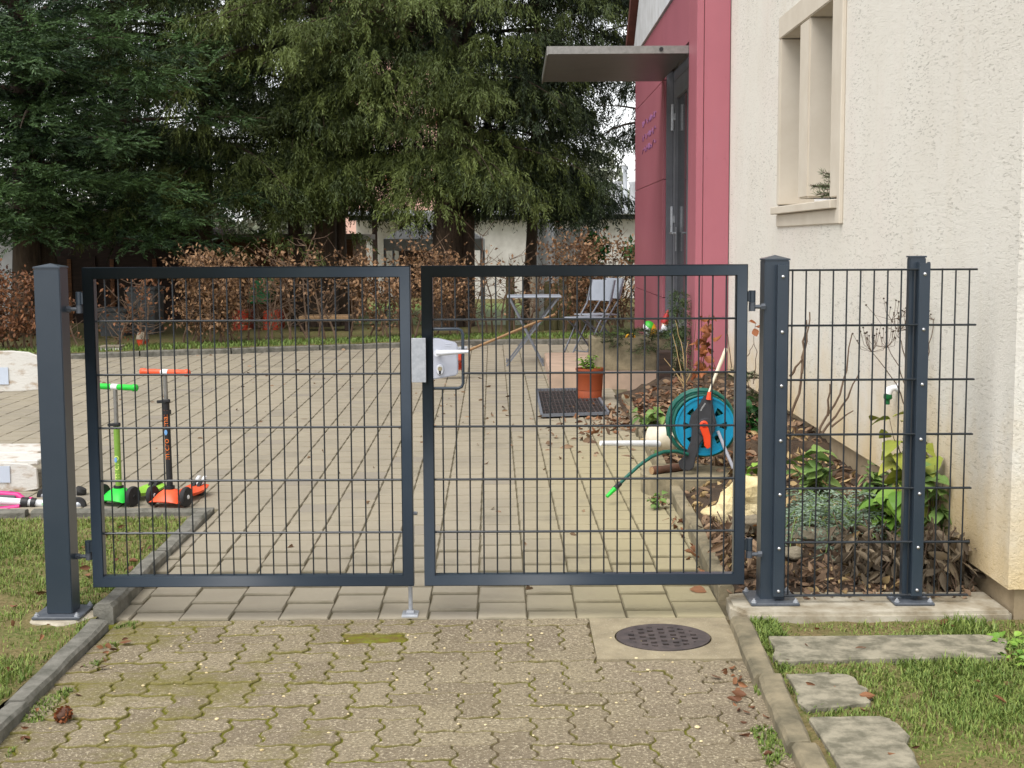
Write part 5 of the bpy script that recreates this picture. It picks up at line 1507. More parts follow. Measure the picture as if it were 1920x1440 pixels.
# metal grate
g4 = [onz(1016, 779, zc(10.5) + .025), onz(1132, 775, zc(10.5) + .025), onz(1112, 729, zc(11.5) + .025), onz(1006, 731, zc(11.5) + .025)]
r = thing('boot_grate', 'dark metal grate mat lying on the paving below the flower pot', 'grate', tuple(g4[0]))
g4[1] = g4[1] + (g4[1] - g4[0]) * .08
fr_ = MB(r)
for i in range(4): fr_.obox(g4[i], g4[(i + 1) % 4], .018, .022)
fr_.build('frame', M['graphite'], r)
q = MB(r)
for k in range(1, 16):
    t = k / 16; q.obox(g4[0].lerp(g4[1], t), g4[3].lerp(g4[2], t), .004, .018)
for k in range(1, 9):
    t = k / 9; q.obox(g4[0].lerp(g4[3], t), g4[1].lerp(g4[2], t), .003, .012)
q.build('bars', M['cast_iron'], r)
q = MB(r); q.add([tuple(p + Vector((0, 0, -.013))) for p in g4], [(0, 1, 2, 3)]); q.build('mat_backing', M['rubber'], r)
# dark timber box and post beside the annex
q = MB(); a = at(1236, 712, 11.6); b = at(1262, 660, 11.6); q.box(a.x, b.x, 11.62, 11.85, .05, b.z); 
tag(q.build('timber_crate', M['dark_wood'], bevel=.006), 'small dark timber crate right of the concrete trough', 'crate')
leafy('dwarf_fir', 'dark dwarf fir in front of the red cladding, right of the gnome', at(1273, 700, 11.9).x, 11.95, .12, 1, .8, .02, .2, 'needle_fir', 71, .05, 4, 'bark', 'tree', rad=.02)
rg = np.random.default_rng(72); cr = MB(bpy.data.objects[[o.name for o in COL.objects if o.name.startswith('dwarf_fir')][-1]])
df = bpy.data.objects[[o.name for o in COL.objects if o.name.startswith('dwarf_fir')][-1]]
n = 420; tt = rg.uniform(.12, 1, n); az = rg.uniform(0, 6.28, n)
P_ = np.stack([df.location.x + np.cos(az) * .02, df.location.y + np.sin(az) * .02, .12 + tt * .85], 1)
sprays(cr, P_, np.stack([np.cos(az), np.sin(az), np.full(n, -.5)], 1), .12 * (1.1 - .75 * tt) * rg.uniform(.6, 1.3, n) + .03, rg, rg.uniform(.1, .8, n), 8, .03, .006)
cr.build('crown', M['needle_fir'], df)

# ------------------------------------------------------------------ hose reel
Yr = 7.45
c0 = at(1318, 795, Yr); RD = .158
r = thing('hose_reel', 'hose reel with turquoise drum, orange crank and green hose on a concrete ring', 'hose reel', (c0.x, Yr, at(1318, 882, Yr).z))
def disc(yc, name, s_):
    q = MB(r)
    n = 48
    # outer ring, inner ring, and eight spokes with openings between
    def ann(r0, r1, y0, y1):
        vs = []
        for k in range(n):
            a = 2 * math.pi * k / n
            for rr, yy in ((r0, y0), (r1, y0), (r1, y1), (r0, y1)): vs.append((c0.x + rr * math.cos(a), yy, c0.z + rr * math.sin(a)))
        fs = [(k * 4 + e, k * 4 + (e + 1) % 4, ((k + 1) % n) * 4 + (e + 1) % 4, ((k + 1) % n) * 4 + e) for k in range(n) for e in range(4)]
        q.add(vs, fs)
    ann(.118, RD, yc, yc + .012 * s_); ann(.045, .078, yc, yc + .012 * s_); ann(.150, RD + .001, yc - .006 * s_, yc + .016 * s_)
    for k in range(8):
        a = 2 * math.pi * (k + .5) / 8; d = Vector((math.cos(a), 0, math.sin(a)))
        o = Vector((c0.x, yc + .005 * s_, c0.z)); q.obox(o + d * .076, o + d * .12, .046, .008, up=(0, 1, 0))
    return q.build(name, M['blue'], r, smooth=40)
disc(Yr - .085, 'drum_flange', 1); disc(Yr + .085, 'drum_flange', -1)
q = MB(r); q.lathe([(.075, -.075), (.075, .075)], (c0.x, Yr, c0.z), 28, 'Y'); q.build('drum_core', M['blue'], r, smooth=50)
q = MB(r); pts = []
for k in range(0, 24 * 22):
    a = 2 * math.pi * k / 24; lay = k // (24 * 5.5); ph = (k / 24) % 5.5
    yy = Yr + (-.062 + .0227 * ph) * (1 if int(lay) % 2 == 0 else -1)
    rr = .098 + .0175 * lay + .006 * math.sin(a * 2 + lay) + .012 * (lay == 3)
    pts.append((c0.x + rr * math.cos(a), yy, c0.z + rr * math.sin(a)))
q.tube(pts, .0095, 8); hose = q.build('hose', M['hose'], r, smooth=70)
# loose outer loops lying over the rim
q = MB(r); pts = []
for k in range(0, 24 * 2 + 1):
    a = R(200) + 2 * math.pi * k / 24; rr = RD + .020 + .010 * math.sin(a - .9) + .004 * (k // 24)
    pts.append((c0.x + rr * math.cos(a) - .006, Yr - .04 + .03 * (k // 24) + .01 * math.sin(3 * a), c0.z + rr * math.sin(a) + .004))
q.tube(pts, .0095, 8); q.build('loose_loop', M['hose'], hose, smooth=70)
yf = Yr - .115
q = MB(r)
pl = [(1322, 740), (1334, 745), (1340, 775), (1344, 795), (1336, 815), (1325, 818), (1313, 832), (1305, 858), (1301, 878), (1292, 884), (1276, 880), (1272, 866), (1285, 855), (1296, 826), (1298, 802), (1292, 797), (1296, 779), (1308, 765)]
q.prism([tuple(at(u, v, yf)) for u, v in pl], (0, .02, 0)); q.build('side_frame', M['reel_grey'], r, bevel=.005, seg=2, smooth=40)
q = MB(r); q.prism([tuple(at(u, v, yf + .22)) for u, v in pl], (0, .02, 0)); q.build('side_frame', M['reel_grey'], r, bevel=.005, seg=2, smooth=40)
q = MB(r); q.lathe([(.0001, -.014), (.045, -.012), (.05, 0)], (c0.x + .001, yf, c0.z - .002), 28, 'Y'); hubc = q.build('hub_cover', M['reel_grey'], r, smooth=40)
q = MB(r); o = at(1320, 797, yf - .016); q.lathe([(.0001, -.004), (.018, -.004), (.023, 0), (.023, .01)], tuple(o), 24, 'Y')
e = at(1330, 838, yf - .028); q.prism([tuple(at(u, v, yf - .02)) for u, v in ((1312, 802), (1328, 801), (1333, 820), (1334, 838), (1326, 842), (1321, 836), (1319, 820))], (0, .012, 0))
q.build('crank', M['orange_red'], r, bevel=.003, seg=2, smooth=40)
q = MB(r); q.lathe([(.0001, -.0062), (.0125, -.0058), (.0135, -.0035)], tuple(o), 20, 'Y'); q.build('crank_badge', M['red_cap'], r)
t0, t1 = at(1328, 738, yf + .01), at(1356, 668, Yr + .02)
q = MB(r); dv = (t1 - t0); q.tube([tuple(t0), tuple(t0 + dv * .35), tuple(t0 + dv * .6), tuple(t1 + dv * .2)], [.005, .007, .0105, .0105], 12); q.build('carry_handle', M['cream_plastic'], r, smooth=60)
q = MB(r); a = at(1330, 747, yf - .003); b = at(1331, 735, yf - .003); q.tube([tuple(a - Vector((0, 0, .006))), tuple(b)], [.018, .012], 12); q.build('handle_socket', M['orange_red'], r, smooth=50)
q = MB(r); q.tube([tuple(at(1346, 808, yf + .02)), tuple(at(1358, 838, yf + .01)), tuple(at(1376, 880, yf - .01))], [.0085, .009, .009], 10); q.build('foot_bar', M['lock_grey'], r, smooth=60)
# brand mark on the dark arm
vs, fs = text_mesh('GARDENA', .0105, .0004)
pc = at(1318, 763, yf - .002); ang = R(58)
q = MB(r); q.add([tuple(pc + Vector((v.x * math.cos(ang) - v.y * math.sin(ang), -v.z, v.x * math.sin(ang) + v.y * math.cos(ang)))) for v in vs], fs); q.build('lettering', M['white_plastic'], r)
# hose end running down to the paving
q = MB(r)
hp = [at(1290, 852, 7.33), at(1268, 846, 7.30), at(1245, 847, 7.26), at(1222, 856, 7.22), at(1198, 873, 7.18), at(1175, 894, 7.15), at(1158, 911, 7.12)]
q.tube([tuple(p) for p in hp], .0095, 10); q.build('hose_end', M['hose'], r, smooth=70)
q = MB(r); d = (hp[-1] - hp[-2]).normalized(); q.tube([tuple(hp[-1] - d * .02), tuple(hp[-1] + d * .02)], .0135, 12); q.build('coupling', M['black'], r, smooth=50)
q = MB(r); q.tube([tuple(hp[-1] + d * .022), tuple(hp[-1] + d * .04), tuple(hp[-1] + d * .085)], [.013, .0115, .009], 12); q.build('connector', M['green'], r, smooth=50)
# concrete ring, log, watering can
zr_ = at(1318, 884, Yr).z
q = MB(); cc = at(1290, 884, Yr + .04)
q.lathe([(.255, -.02), (.26, zr_ - .012), (.25, zr_), (.0001, zr_ + .001)], (cc.x, Yr + .04, 0), 40)
tag(q.build('concrete_ring', M['cut_stone'], smooth=40), 'round mossy concrete ring under the hose reel', 'concrete ring')
a, b = at(1222, 858, 7.36), at(1292, 862, 7.50)
r = thing('log', 'short reddish-brown log lying behind the hose on the concrete ring', 'log', tuple(a))
q = MB(r); rr = .022; n = 8; pts = [a.lerp(b, t) for t in np.linspace(0, 1, n)]
for p_ in pts: p_.z = zr_ + rr * .95
q.tube([tuple(p_) for p_ in pts], [rr * (1 + .1 * math.sin(k * 2)) for k in range(n)], 12, cap=False); q.build('bark', M['rust_brown'], r, smooth=60)
q = MB(r); d = (pts[1] - pts[0]).normalized(); q.tube([tuple(pts[0] - d * .002), tuple(pts[0] + d * .01)], rr * .93, 12); q.build('cut_end', M['bare_wood'], r)
Yw = 7.75
r = thing('watering_can', 'cream watering can lying on its side with its white spout over the paving', 'watering can', tuple(at(1240, 835, Yw)))
c = at(1243, 821, Yw)
q = MB(r)
Mt = Matrix.Rotation(R(-28), 3, 'Z') @ Matrix.Rotation(R(90), 3, 'Y') @ Matrix.Diagonal((1.0, .92, 1))
q.lathe([(.0001, -.085), (.058, -.083), (.070, -.07), (.074, .0), (.072, .06), (.060, .085), (.055, .088), (.050, .08), (.048, .0)], tuple(c), 28, 'Z', Mt); q.build('body', M['cream_plastic'], r, smooth=45)
a, b = at(1236, 832, Yw - .05), at(1126, 831, Yw - .22)
q = MB(r); q.tube([tuple(a), tuple(a.lerp(b, .45)), tuple(b)], [.020, .0175, .014], 14); q.build('spout', M['white_plastic'], r, smooth=60)
q = MB(r); q.tube([tuple(c + Vector((.0, -.02, .065))), tuple(c + Vector((.03, -.02, .088))), tuple(c + Vector((.075, -.01, .082))), tuple(c + Vector((.085, 0, .05)))], .009, 8); q.build('handle', M['cream_plastic'], r, smooth=60)
# wall tap
p_ = onx(1684, 735, WX)
r = thing('garden_tap', 'white tap with a green hose connector sticking out of the house wall', 'tap', tuple(p_))
q = MB(r); q.tube([(WX + .01, p_.y, p_.z + .02), (WX - .022, p_.y, p_.z + .02), (WX - .043, p_.y - .006, p_.z + .012), (WX - .050, p_.y - .008, p_.z - .010)], [.013, .014, .019, .018], 12); q.lathe([(.02, 0), (.02, .01)], (WX - .011, p_.y, p_.z + .02), 14, 'X'); q.build('body', M['white_plastic'], r, smooth=50)
q = MB(r); q.lathe([(.0195, -.010), (.0205, -.026), (.018, -.032), (.010, -.036), (.010, -.056), (.008, -.058)], (WX - .050, p_.y - .008, p_.z), 14); q.build('connector', M['green_plastic_dark'], r, smooth=40)

# ------------------------------------------------------------------ stones in the bed
for i, (u, v, Y, rad, m, lab) in enumerate((
        (1398, 940, 6.35, (.125, .10, .10), 'limestone', 'large cream limestone block behind the right gate post'),
        (1352, 962, 6.45, (.075, .07, .035), 'limestone', 'small flat cream stone left of the limestone block'),
        (1400, 985, 6.15, (.10, .07, .05), 'rock', 'grey stone in front of the limestone block'),
        (1530, 1010, 5.95, (.16, .10, .055), 'rock', 'long tilted grey stone slab under the ferny fronds'),
        (1480, 1040, 5.75, (.07, .05, .035), 'rock', 'small grey stone at the foot of the slab, nearest the fence'))):
    p_ = at(u, v, Y); q = MB(); q.blob((p_.x, Y, p_.z), rad, .5, 100 + i, 13, 8, 2.6)
    tag(q.build('garden_stone', M[m], bevel=.004), lab, 'stone', 'stones in the planting bed')
q = MB(); q.obox(onz(1300, 742, .18), onz(1452, 738, .2), .05, .09)
tag(q.build('edging_plank', M['concrete'], bevel=.006), 'low concrete edging strip across the bed behind the hose reel', 'edging')

# ------------------------------------------------------------------ plants in the bed
B = lambda u, Y: at(u, 900, Y).x
leafy('hydrangea', 'leggy plant with large yellow-green leaves behind the slim fence post', B(1728, 5.95), 5.95, .08, 12, .52, .115, .78, 'leaf_yellow', 81, .4, 10, 'stalk', droop=.5)
leafy('hydrangea', 'fresh green broad-leaved plant left of the slim fence post', B(1672, 5.8), 5.8, .07, 7, .30, .095, .75, 'leaf_green', 82, .45, 8, 'stalk', droop=.6)
leafy('hydrangea', 'yellow-green leafy plant against the wall just right of the slim fence post', B(1765, 5.75), 5.75, .08, 6, .36, .085, .8, 'leaf_mid', 181, .35, 9, 'stalk', droop=.7)
leafy('strawberry_plant', 'mid-green plant with many small leaves in front of the wall foot, behind the umbel stalks', B(1640, 6.5), 6.5, .12, 9, .22, .06, .8, 'leaf_mid', 182, .8, 10, 'stalk', droop=.6)
leafy('strawberry_plant', 'mottled green plant with pale leaves behind the ferny fronds', B(1530, 6.6), 6.6, .12, 8, .30, .095, .75, 'leaf_mid', 83, .7, 8, 'stalk', droop=.5)
leafy('strawberry_plant', 'bright low plant in the gap between the gate leaf and the thick post', B(1410, 7.0), 7.0, .11, 6, .16, .07, .8, 'leaf_green', 84, .8, 6, 'stalk', droop=.5)
leafy('strawberry_plant', 'low green plant under the left edge of the concrete ring', onz(1210, 930, .02).x + .03, 7.0, .04, 5, .07, .04, .8, 'leaf_mid', 85, 1.0, 5, 'stalk', droop=.5)
leafy('strawberry_plant', 'low green leaves in the litter left of the hose reel, farther back', B(1222, 9.2), 9.2, .15, 7, .14, .07, .8, 'leaf_mid', 86, .9, 7, 'stalk', droop=.5)
leafy('strawberry_plant', 'low green leaves right at the left rim of the hose reel', B(1240, 8.3), 8.3, .13, 6, .16, .07, .8, 'leaf_mid', 87, .9, 7, 'stalk', droop=.5)
leafy('ivy_clump', 'dark green clump behind the thick post at the house wall', B(1412, 8.4), 8.4, .17, 9, .34, .06, .8, 'leaf_laurel', 88, .7, 14, 'stalk', droop=.7)
# ferny blue-green fronds
rg = np.random.default_rng(90)
r = thing('ferny_plant', 'blue-green feathery fronds arching over the grey stones behind the fence', 'plant', (B(1560, 6.0), 6.0, .14))
q = MB(r); st = MB(r); n = 46
for k in range(n):
    a = rg.uniform(0, 6.28); L = rg.uniform(.16, .30); o = np.array([r.location.x + rg.normal(0, .09), 6.0 + rg.normal(0, .07), .15])
    c = limb_curve(o, a, L, rg.uniform(.7, 1.3), rg.uniform(.8, 1.3), 9); st.tube([tuple(x) for x in c], .002, 4, cap=False)
    seg = c[2:]; m_ = len(seg) * 2
    pos = np.repeat(seg, 2, 0); dd = np.repeat(np.gradient(seg, axis=0), 2, 0); s = unit(np.cross(dd, [0, 0, 1])) * np.tile([1, -1], len(seg))[:, None]
    sprays(q, pos, s + unit(dd) * .6, np.full(m_, .055), rg, np.full(m_, rg.uniform(.1, .95)), 6, .022, .006, .8, (0, 0, 1))
st.build('stems', M['leaf_mid'], r); q.build('fronds', M['leaf_fern'], r)
# withered leaf clumps
def withered(name, label, x0, x1, y0, y1, z, n, L, m, seed, stems, hgt=.2, group='withered clumps in the planting bed'):
    rg = np.random.default_rng(seed); r = thing(name, label, 'plant', ((x0 + x1) / 2, (y0 + y1) / 2, z), 0, group)
    st, lf = MB(r), MB(r)
    for i in range(stems):
        p = np.array([rg.uniform(x0, x1), rg.uniform(y0, y1), z]); d = rg.normal(0, .5, 3); d[2] = 1
        st.tube([tuple(p), tuple(p + unit(d) * hgt * .6), tuple(p + unit(d) * hgt + rg.normal(0, .05, 3))], .003, 4, cap=False)
    pos = np.stack([rg.uniform(x0, x1, n), rg.uniform(y0, y1, n), z + hgt * rg.uniform(0, 1, n) ** 1.3], 1)
    az = rg.uniform(0, 6.28, n); dv = np.stack([np.cos(az), np.sin(az), rg.uniform(-1.3, .4, n)], 1)
    curled(lf, pos, dv + np.array([0, 0, -.5]), L * rg.uniform(.4, 1.4, n), rg, .48)
    st.build('stems', M['stalk'], r); lf.build('leaves', M[m], r); return r
def curled(mb, pos, d, L, rg, wr=.6):
    """dry leaf rolled across its width and bent along its length"""
    n = len(pos); d = unit(d); s = unit(np.cross(d, rg.normal(size=(n, 3)))); nn = np.cross(s, d)
    cu = rg.uniform(.2, 1.1, n); be = rg.uniform(-.5, .9, n); vs = []
    for t, w in ((0, .1), (.25, .75), (.5, 1), (.78, .65), (1, .05)):
        c = pos + d * (L * t)[:, None] - nn * (L * be * t * t * .6)[:, None]
        for e in (-1, -.5, 0, .5, 1):
            a = e * cu * 1.5
            vs.append(c + s * (L * wr * .5 * w * np.sin(a) / np.maximum(cu * 1.5, .3))[:, None] + nn * (L * wr * .5 * w * (1 - np.cos(a)))[:, None])
    v = np.stack(vs, 1)
    f1 = np.array([(i * 5 + e, i * 5 + e + 1, i * 5 + 6 + e, i * 5 + 5 + e) for i in range(4) for e in range(4)])
    F_ = (np.arange(n) * 25)[:, None, None] + f1[None]
    mb.add(v.reshape(-1, 3), F_.reshape(-1, 4), np.repeat(np.clip(rg.beta(1.6, 1.6, n), 0, 1), 16))
withered('withered_plant', 'collapsed clump of grey-brown withered leaves at the foot of the slim post', 1.34, 1.66, 5.40, 5.75, .01, 400, .07, 'leaf_grey', 91, 24, .19)
withered('withered_plant', 'grey-brown withered leaves against the house corner right of the slim post', 1.58, 1.80, 5.30, 5.60, .01, 240, .08, 'leaf_grey', 92, 16, .23)
withered('withered_plant', 'withered brown leaves below the stone slab, left part of the fence', 1.02, 1.32, 5.42, 5.7, .01, 80, .055, 'leaf_litter', 93, 10, .07)
withered('withered_plant', 'withered brown leaves behind the lower right corner of the gate', .86, 1.0, 5.5, 6.3, .01, 170, .07, 'leaf_litter', 94, 10, .13)
# bare canes and the dried umbels
def canes(name, label, paths, m, r0=.006, leaf=None, cat='plant', group=None):
    b_ = paths[0][0]; r = thing(name, label, cat, tuple(b_), 0, group)
    for p in paths:
        q = MB(r); k = len(p); pts = []
        for a, b in zip(p[:-1], p[1:]):
            for t in (0, .25, .5, .75): pts.append(Vector(a).lerp(Vector(b), t) + Vector((random.gauss(0, .003), random.gauss(0, .003), 0)))
        pts.append(Vector(p[-1])); q.tube([tuple(x) for x in pts], [r0 * (1 - .65 * i / len(pts)) for i in range(len(pts))], 6); q.build('cane', M[m], r, smooth=60)
    return r
Yc = 6.4
A = lambda u, v, Y=Yc: at(u, v, Y)
canes('bare_shrub', 'bare brown canes rising behind the left half of the mesh fence', [[A(1480, 790), A(1500, 720), A(1512, 640), A(1518, 585)], [A(1503, 700), A(1508, 640), A(1512, 600)], [A(1480, 706), A(1505, 672)]], 'twig', .007, group='bare canes in the bed')
canes('bare_shrub', 'bare forked canes leaning right behind the middle of the mesh fence', [[A(1530, 820), A(1575, 740), A(1590, 680), A(1598, 625)], [A(1540, 815), A(1590, 745), A(1612, 695)], [A(1552, 780), A(1556, 720)], [A(1560, 800), A(1600, 770)]], 'twig', .006, group='bare canes in the bed')
Yu = 5.95
r = canes('dried_umbel', 'dried flower stalks with thin black seed heads behind the slim post', [[A(1712, 790, Yu), A(1680, 720, Yu), A(1635, 660, Yu)], [A(1715, 780, Yu), A(1690, 700, Yu), A(1665, 650, Yu)], [A(1718, 780, Yu), A(1700, 690, Yu), A(1688, 640, Yu), A(1684, 620, Yu)], [A(1722, 760, Yu), A(1740, 660, Yu), A(1750, 600, Yu)]], 'stalk', .0032)
heads = ((1635, 660, 16), (1663, 652, 14), (1684, 622, 14), (1672, 600, 9), (1700, 620, 8), (1750, 600, 8))
rg = np.random.default_rng(95)
for (u, v, k) in heads:
    q, sd_ = MB(r), MB(r); o = A(u, v, Yu)
    for i in range(k):
        a = rg.uniform(-1.1, 1.1); L = rg.uniform(.06, .135); e = o + Vector((math.sin(a) * L, rg.normal(0, .03), math.cos(a) * L * .9))
        mid = o.lerp(e, .5) + Vector((math.sin(a) * .02, 0, -.012)); q.tube([tuple(o), tuple(mid), tuple(e)], .0011, 4, cap=False)
        sd_.blob(tuple(e), (.0042, .0042, .0042), .1, i, 7, 5)
    q.build('umbel', M['stalk'], r); sd_.build('seeds', M['bark'], r)
Yd = 9.3
r = canes('withered_plant', 'tall withered stem with rust-brown leaves in front of the red annex', [[A(1322, 730, Yd), A(1318, 680, Yd), A(1326, 630, Yd), A(1330, 590, Yd)], [A(1345, 715, Yd), A(1338, 670, Yd)], [A(1296, 715, Yd), A(1305, 600, Yd)]], 'stalk', .004)
rg = np.random.default_rng(96); n = 40; t = rg.uniform(0, 1, n)
pos = np.array([tuple(A(1312 + 18 * a + rg.normal(0, 7), 705 - 118 * a, Yd + rg.normal(0, .03))) for a in t]); q = MB(r)
curled(q, pos, rg.normal(size=(n, 3)) + np.array([0, 0, -.8]), rg.uniform(.045, .09, n), rg, .75); q.build('leaves', M['leaf_rust'], r)
Ys = 7.8
r = canes('withered_plant', 'thin withered stem carrying one rust leaf in the gap beside the thick post', [[A(1413, 720, Ys), A(1418, 660, Ys), A(1413, 640, Ys), A(1417, 605, Ys)], [A(1402, 668, Ys), A(1413, 645, Ys)]], 'stalk', .0025)
q = MB(r); p4 = np.array([tuple(A(1416, 612, Ys)), tuple(A(1418, 606, Ys)), tuple(A(1414, 616, Ys))]); curled(q, p4, np.array([[1, -.3, .3], [-.8, -.4, .2], [.2, -.5, -.8]]), np.full(3, .05), rg, .9); q.build('leaves', M['leaf_rust'], r)
r = canes('bare_shrub', 'pale bare twigs fanning out in front of the dwarf fir and trough', [[A(1285, 735, 10), A(1272, 670, 10), A(1260, 620, 10)], [A(1285, 735, 10), A(1280, 655, 10), A(1266, 600, 10)], [A(1285, 735, 10), A(1286, 670, 10), A(1290, 640, 10)], [A(1285, 720, 10), A(1245, 672, 10)], [A(1285, 720, 10), A(1300, 690, 10)], [A(1285, 730, 10), A(1262, 690, 10)]], 'straw', .0045, group='bare canes in the bed')
r = canes('bare_shrub', 'tangled thin twigs between the gate edge and the cream wall', [[A(1375, 700, 9), A(1383, 640, 9), A(1388, 560, 9)], [A(1378, 700, 9), A(1390, 660, 9)], [A(1372, 690, 9), A(1365, 640, 9), A(1362, 610, 9)], [A(1380, 690, 9), A(1398, 640, 9)], [A(1405, 730, 9), A(1395, 690, 9)]], 'stalk', .0035, group='bare canes in the bed')
fir_branch('fir_branch', 'cut fir branch lying against the house wall behind the thick post', A(1440, 700, 8.6), [(-1, -.5, .35), (-.9, -.2, .1)], 64, L=.28)
fir_branch('fir_branch', 'cut fir branch lower at the wall foot behind the thick post', A(1446, 760, 8.4), [(-1, -.5, .5), (-.8, -.2, .2)], 65, L=.25)
fir_branch('fir_branch', 'fir sprig lying on the window sill of the cream house', (WX + .10, 7.80, 1.66), [(-.25, .75, .35), (-.3, .8, .02), (-.12, .6, .7), (-.32, .7, .12)], 66, L=.36, ll=.035)

# ------------------------------------------------------------------ litter, cone, grass
def litter(name, regions, m, L, seed, flat=.35):
    rg = np.random.default_rng(seed); q = MB()
    for (x0, x1, y0, y1, n, zf) in regions:
        x, y = rg.uniform(x0, x1, n), rg.uniform(y0, y1, n)
        z = np.array([zf(a, b) for a, b in zip(x, y)]) + .004
        az = rg.uniform(0, 6.28, n); d = np.stack([np.cos(az), np.sin(az), rg.normal(0, flat, n)], 1)
        curled(q, np.stack([x, y, z], 1), d, L * rg.uniform(.5, 1.25, n), rg)
    return tag(q.build(name, M[m]), kind='stuff')
zb2 = lambda x, y: bedz(x, y) + .012
litter('leaf_litter', [(.88, 1.78, 5.3, 11.3, 1000, zb2), (.9, 1.3, 7.6, 10.5, 800, zb2), (.6, .88, 9.9, 11.0, 160, lambda x, y: zc(y)), (.2, .85, 8.5, 11.0, 70, lambda x, y: zc(y))], 'leaf_litter', .062, 121)
litter('leaf_litter', [(.86, 1.5, 7.6, 11.2, 420, zb2), (.74, .84, 5.3, 8, 50, lambda x, y: zc(y)), (.45, .84, 9.5, 11.2, 90, lambda x, y: zc(y))], 'leaf_russet', .058, 122)
litter('leaf_litter', [(-.9, .5, 9, 12.5, 50, lambda x, y: zc(y)), (-4, .3, 8.5, 16.8, 80, lambda x, y: zc(y)), (-1.4, .7, 5.2, 9, 16, lambda x, y: zc(y))], 'leaf_litter', .045, 123, .1)
litter('leaf_litter', [(.95, 1.3, 8.8, 10.2, 9, lambda x, y: bedz(x, y) + .03), (.9, 1.2, 5.9, 7, 5, lambda x, y: bedz(x, y) + .02)], 'leaf_amber', .09, 124)
litter('leaf_litter', [(-1.95, -1.6, 4.2, 6.6, 26, lambda x, y: lawnz(y) + .012), (-1.46, -1.40, 3.7, 4.9, 14, lambda x, y: ZN + .004), (.66, .74, 3.4, 4.5, 26, lambda x, y: ZN + .004), (.88, 1.75, 3.6, 4.9, 20, lambda x, y: -.004)], 'leaf_russet', .04, 125, .2)
litter('leaf_litter', [(1.05, 1.75, 5.17, 5.30, 40, lambda x, y: .018), (.84, 1.8, 5.29, 5.45, 160, lambda x, y: bedz(x, y) + .012)], 'leaf_litter', .034, 126, .25)
pcn = onz(120, 1338, ZN + .02)
r = thing('pine_cone', 'brown pine cone lying on the pavers beside the left kerb', 'pine cone', tuple(pcn))
q = MB(r); q.blob(tuple(pcn), (.020, .036, .018), .03, 8, 14, 10); q.build('core', M['rust_brown'], r, smooth=60)
rg = np.random.default_rng(9); n = 90; a = rg.uniform(0, 6.28, n); t = rg.uniform(-.95, .95, n); q = MB(r); s_ = np.sqrt(1 - t * t)
leaflets(q, np.stack([pcn.x + .018 * s_ * np.cos(a), pcn.y + .035 * t, pcn.z + .016 * s_ * np.sin(a)], 1), np.stack([np.cos(a) * s_, t * 0 - .7, np.sin(a) * s_], 1), .013, .012, rg.uniform(0, .6, n), rg); q.build('scales', M['leaf_rust'], r)
for o in (r,): o.rotation_euler.z = 0
def chips(n, reg, seed):
    rg = np.random.default_rng(seed); q = MB()
    for i in range(n):
        x, y = rg.uniform(reg[0], reg[1]), rg.uniform(reg[2], reg[3]); s = rg.uniform(.002, .006) * (2 if rg.uniform() < .06 else 1)
        q.blob((x, y, ZN + .003), (s, s * rg.uniform(.6, 1.2), s * .5), .2, i, 6, 4)
    return tag(q.build('gravel_chips', M['limestone']), kind='stuff')
chips(160, (-1.4, .75, 3.4, 5.0), 31)

def grass(name, fn, n, reg, zf, h, m, seed, w=.0028, lean=.55):
    rg = np.random.default_rng(seed)
    x, y = rg.uniform(reg[0], reg[1], n), rg.uniform(reg[2], reg[3], n)
    k = np.array([fn(a, b) for a, b in zip(x, y)]); keep = rg.uniform(size=n) < k
    x, y, k = x[keep], y[keep], k[keep]; n = len(x)
    z = np.array([zf(a, b) for a, b in zip(x, y)])
    az = rg.uniform(0, 6.28, n); hh = h * rg.uniform(.45, 1.25, n) * (.55 + .6 * k); le = lean * rg.uniform(.3, 1.5, n)
    p0 = np.stack([x, y, z - .004], 1); o = np.stack([np.cos(az), np.sin(az), np.zeros(n)], 1)
    up = np.array([0, 0, 1.0])
    p1 = p0 + up * (hh * .55)[:, None] + o * (hh * le * .3)[:, None]; p2 = p0 + up * (hh * (1 - .35 * le))[:, None] + o * (hh * le)[:, None]
    s = np.stack([-np.sin(az), np.cos(az), np.zeros(n)], 1) * (w * rg.uniform(.7, 1.4, n))[:, None]
    v = np.stack([p0 - s, p0 + s, p1 + s * .8, p1 - s * .8, p2], 1).reshape(-1, 3)
    b = np.arange(n)[:, None] * 5
    q = MB(); tn = np.clip(rg.beta(1.3, 1.5, n) * .9 + (.35 - k * .3), 0, 1)
    q.add(v, b + np.array([[0, 1, 2, 3]]), tn); q.n -= len(v); q.V.pop()
    q.V.append(v); q.n += len(v) - len(v)
    q.L.append((b + np.array([[3, 2, 4]])).ravel()); q.S.append(np.full(n, 3)); q.T.append(tn); q.A.append(np.zeros(n)); q.n = len(v)
    return tag(q.build(name, M[m]), kind='stuff')
def patch(seed, f=3.0, lo=-.25, hi=.5):
    rg = np.random.default_rng(seed); K = rg.normal(0, f, (7, 2)); ph = rg.uniform(0, 6.28, 7)
    def fn(x, y):
        s = np.sin(K[:, 0] * x + K[:, 1] * y + ph).sum() / 3.0
        return min(1, max(.04, (s - lo) / (hi - lo)))
    return fn
pL, pR = patch(41, 3.4, -.55, .35), patch(43, 3.6, -.5, .5)
def fL(x, y):
    if math.hypot(x + 1.713, (y - 5.09) * 1.0) < .14: return 0
    k = pL(x, y) if y < 5.4 else max(pL(x, y), .55)
    if 4.6 < y < 5.05 and x < -1.6: k *= .25
    return k
FS = [(.88, 1.66, 4.48, 4.74), (.86, 1.08, 4.03, 4.33), (.855, 1.08, 3.2, 3.92)]
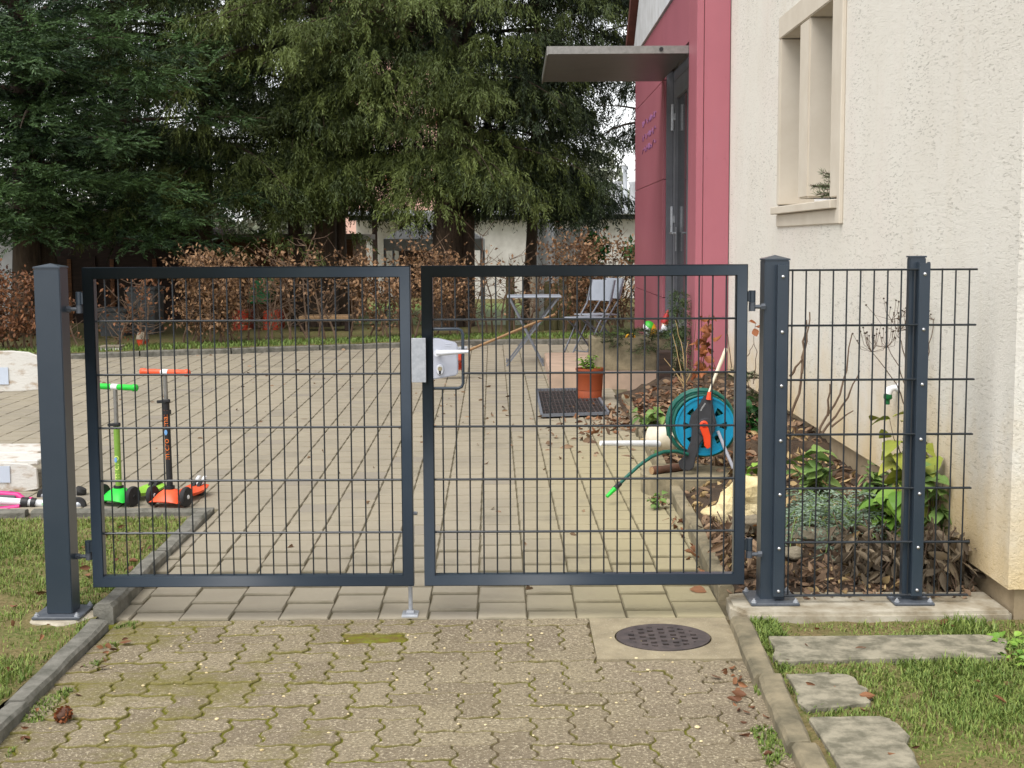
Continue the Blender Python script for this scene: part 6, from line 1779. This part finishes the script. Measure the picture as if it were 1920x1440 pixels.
def fR(x, y):
    for (a, b, c, d) in FS:
        if a < x < b and c < y < d: return 0
    if x - .86 < .05 and y > 4.0: return .7
    k = max(pR(x, y), .3)
    if 4.5 < y < 4.85 and x < 1.2: k *= .5
    return min(1, k * (.6 + .5 * (x > 1.25)))
litter('twig_litter', [(.86, 1.78, 5.3, 9.5, 700, zb2)], 'straw', .05, 131, .6)
grass('grass', fL, 60000, (-3.0, -1.585, 3.4, 6.78), lambda x, y: lawnz(y), .032, 'grass', 1, .0022)
grass('grass', fR, 52000, (.85, 2.1, 3.0, 4.98), lambda x, y: -.018, .030, 'grass', 2, .0022)
grass('weed_tufts', lambda x, y: 1.0 if patch(77, 14, .35, .8)(x, y) > .3 else 0, 2600, (-1.49, -1.42, 3.4, 5.1), lambda x, y: ZN - .004, .020, 'grass', 3)
grass('weed_tufts', lambda x, y: 1.0 if patch(78, 14, .3, .8)(x, y) > .3 else 0, 2400, (.68, .765, 3.3, 4.6), lambda x, y: ZN - .004, .02, 'grass', 4)
grass('weed_tufts', lambda x, y: 1.0, 900, (.86, .95, 4.75, 4.98), lambda x, y: -.02, .035, 'grass', 5)
grass('weed_tufts', lambda x, y: 1.0 if math.hypot(x - 1.45, y - 4.40) < .07 or math.hypot(x - 1.62, y - 4.86) < .1 else 0, 4000, (1.3, 1.78, 4.3, 4.98), lambda x, y: -.02, .05, 'grass', 6)
vk = lambda x, y: 1.0 if y > kerbline(x) + .06 and y < kerbline(x) + .75 else 0
grass('verge_grass', vk, 60000, (-8, 2.2, 14.2, 18.3), lambda x, y: zc(y) + .065, .05, 'grass_far', 7, .005)
q = MB(); rg = np.random.default_rng(44); n = 240
x, y = rg.uniform(1.62, 2.0, n), rg.uniform(4.2, 4.75, n)
az = rg.uniform(0, 6.28, n); broad(q, np.stack([x, y, np.full(n, -.005)], 1), np.stack([np.cos(az), np.sin(az), rg.uniform(.2, 1, n)], 1), rg.uniform(.02, .045, n), .8, rg)
tag(q.build('clover', M['leaf_green']), kind='stuff')
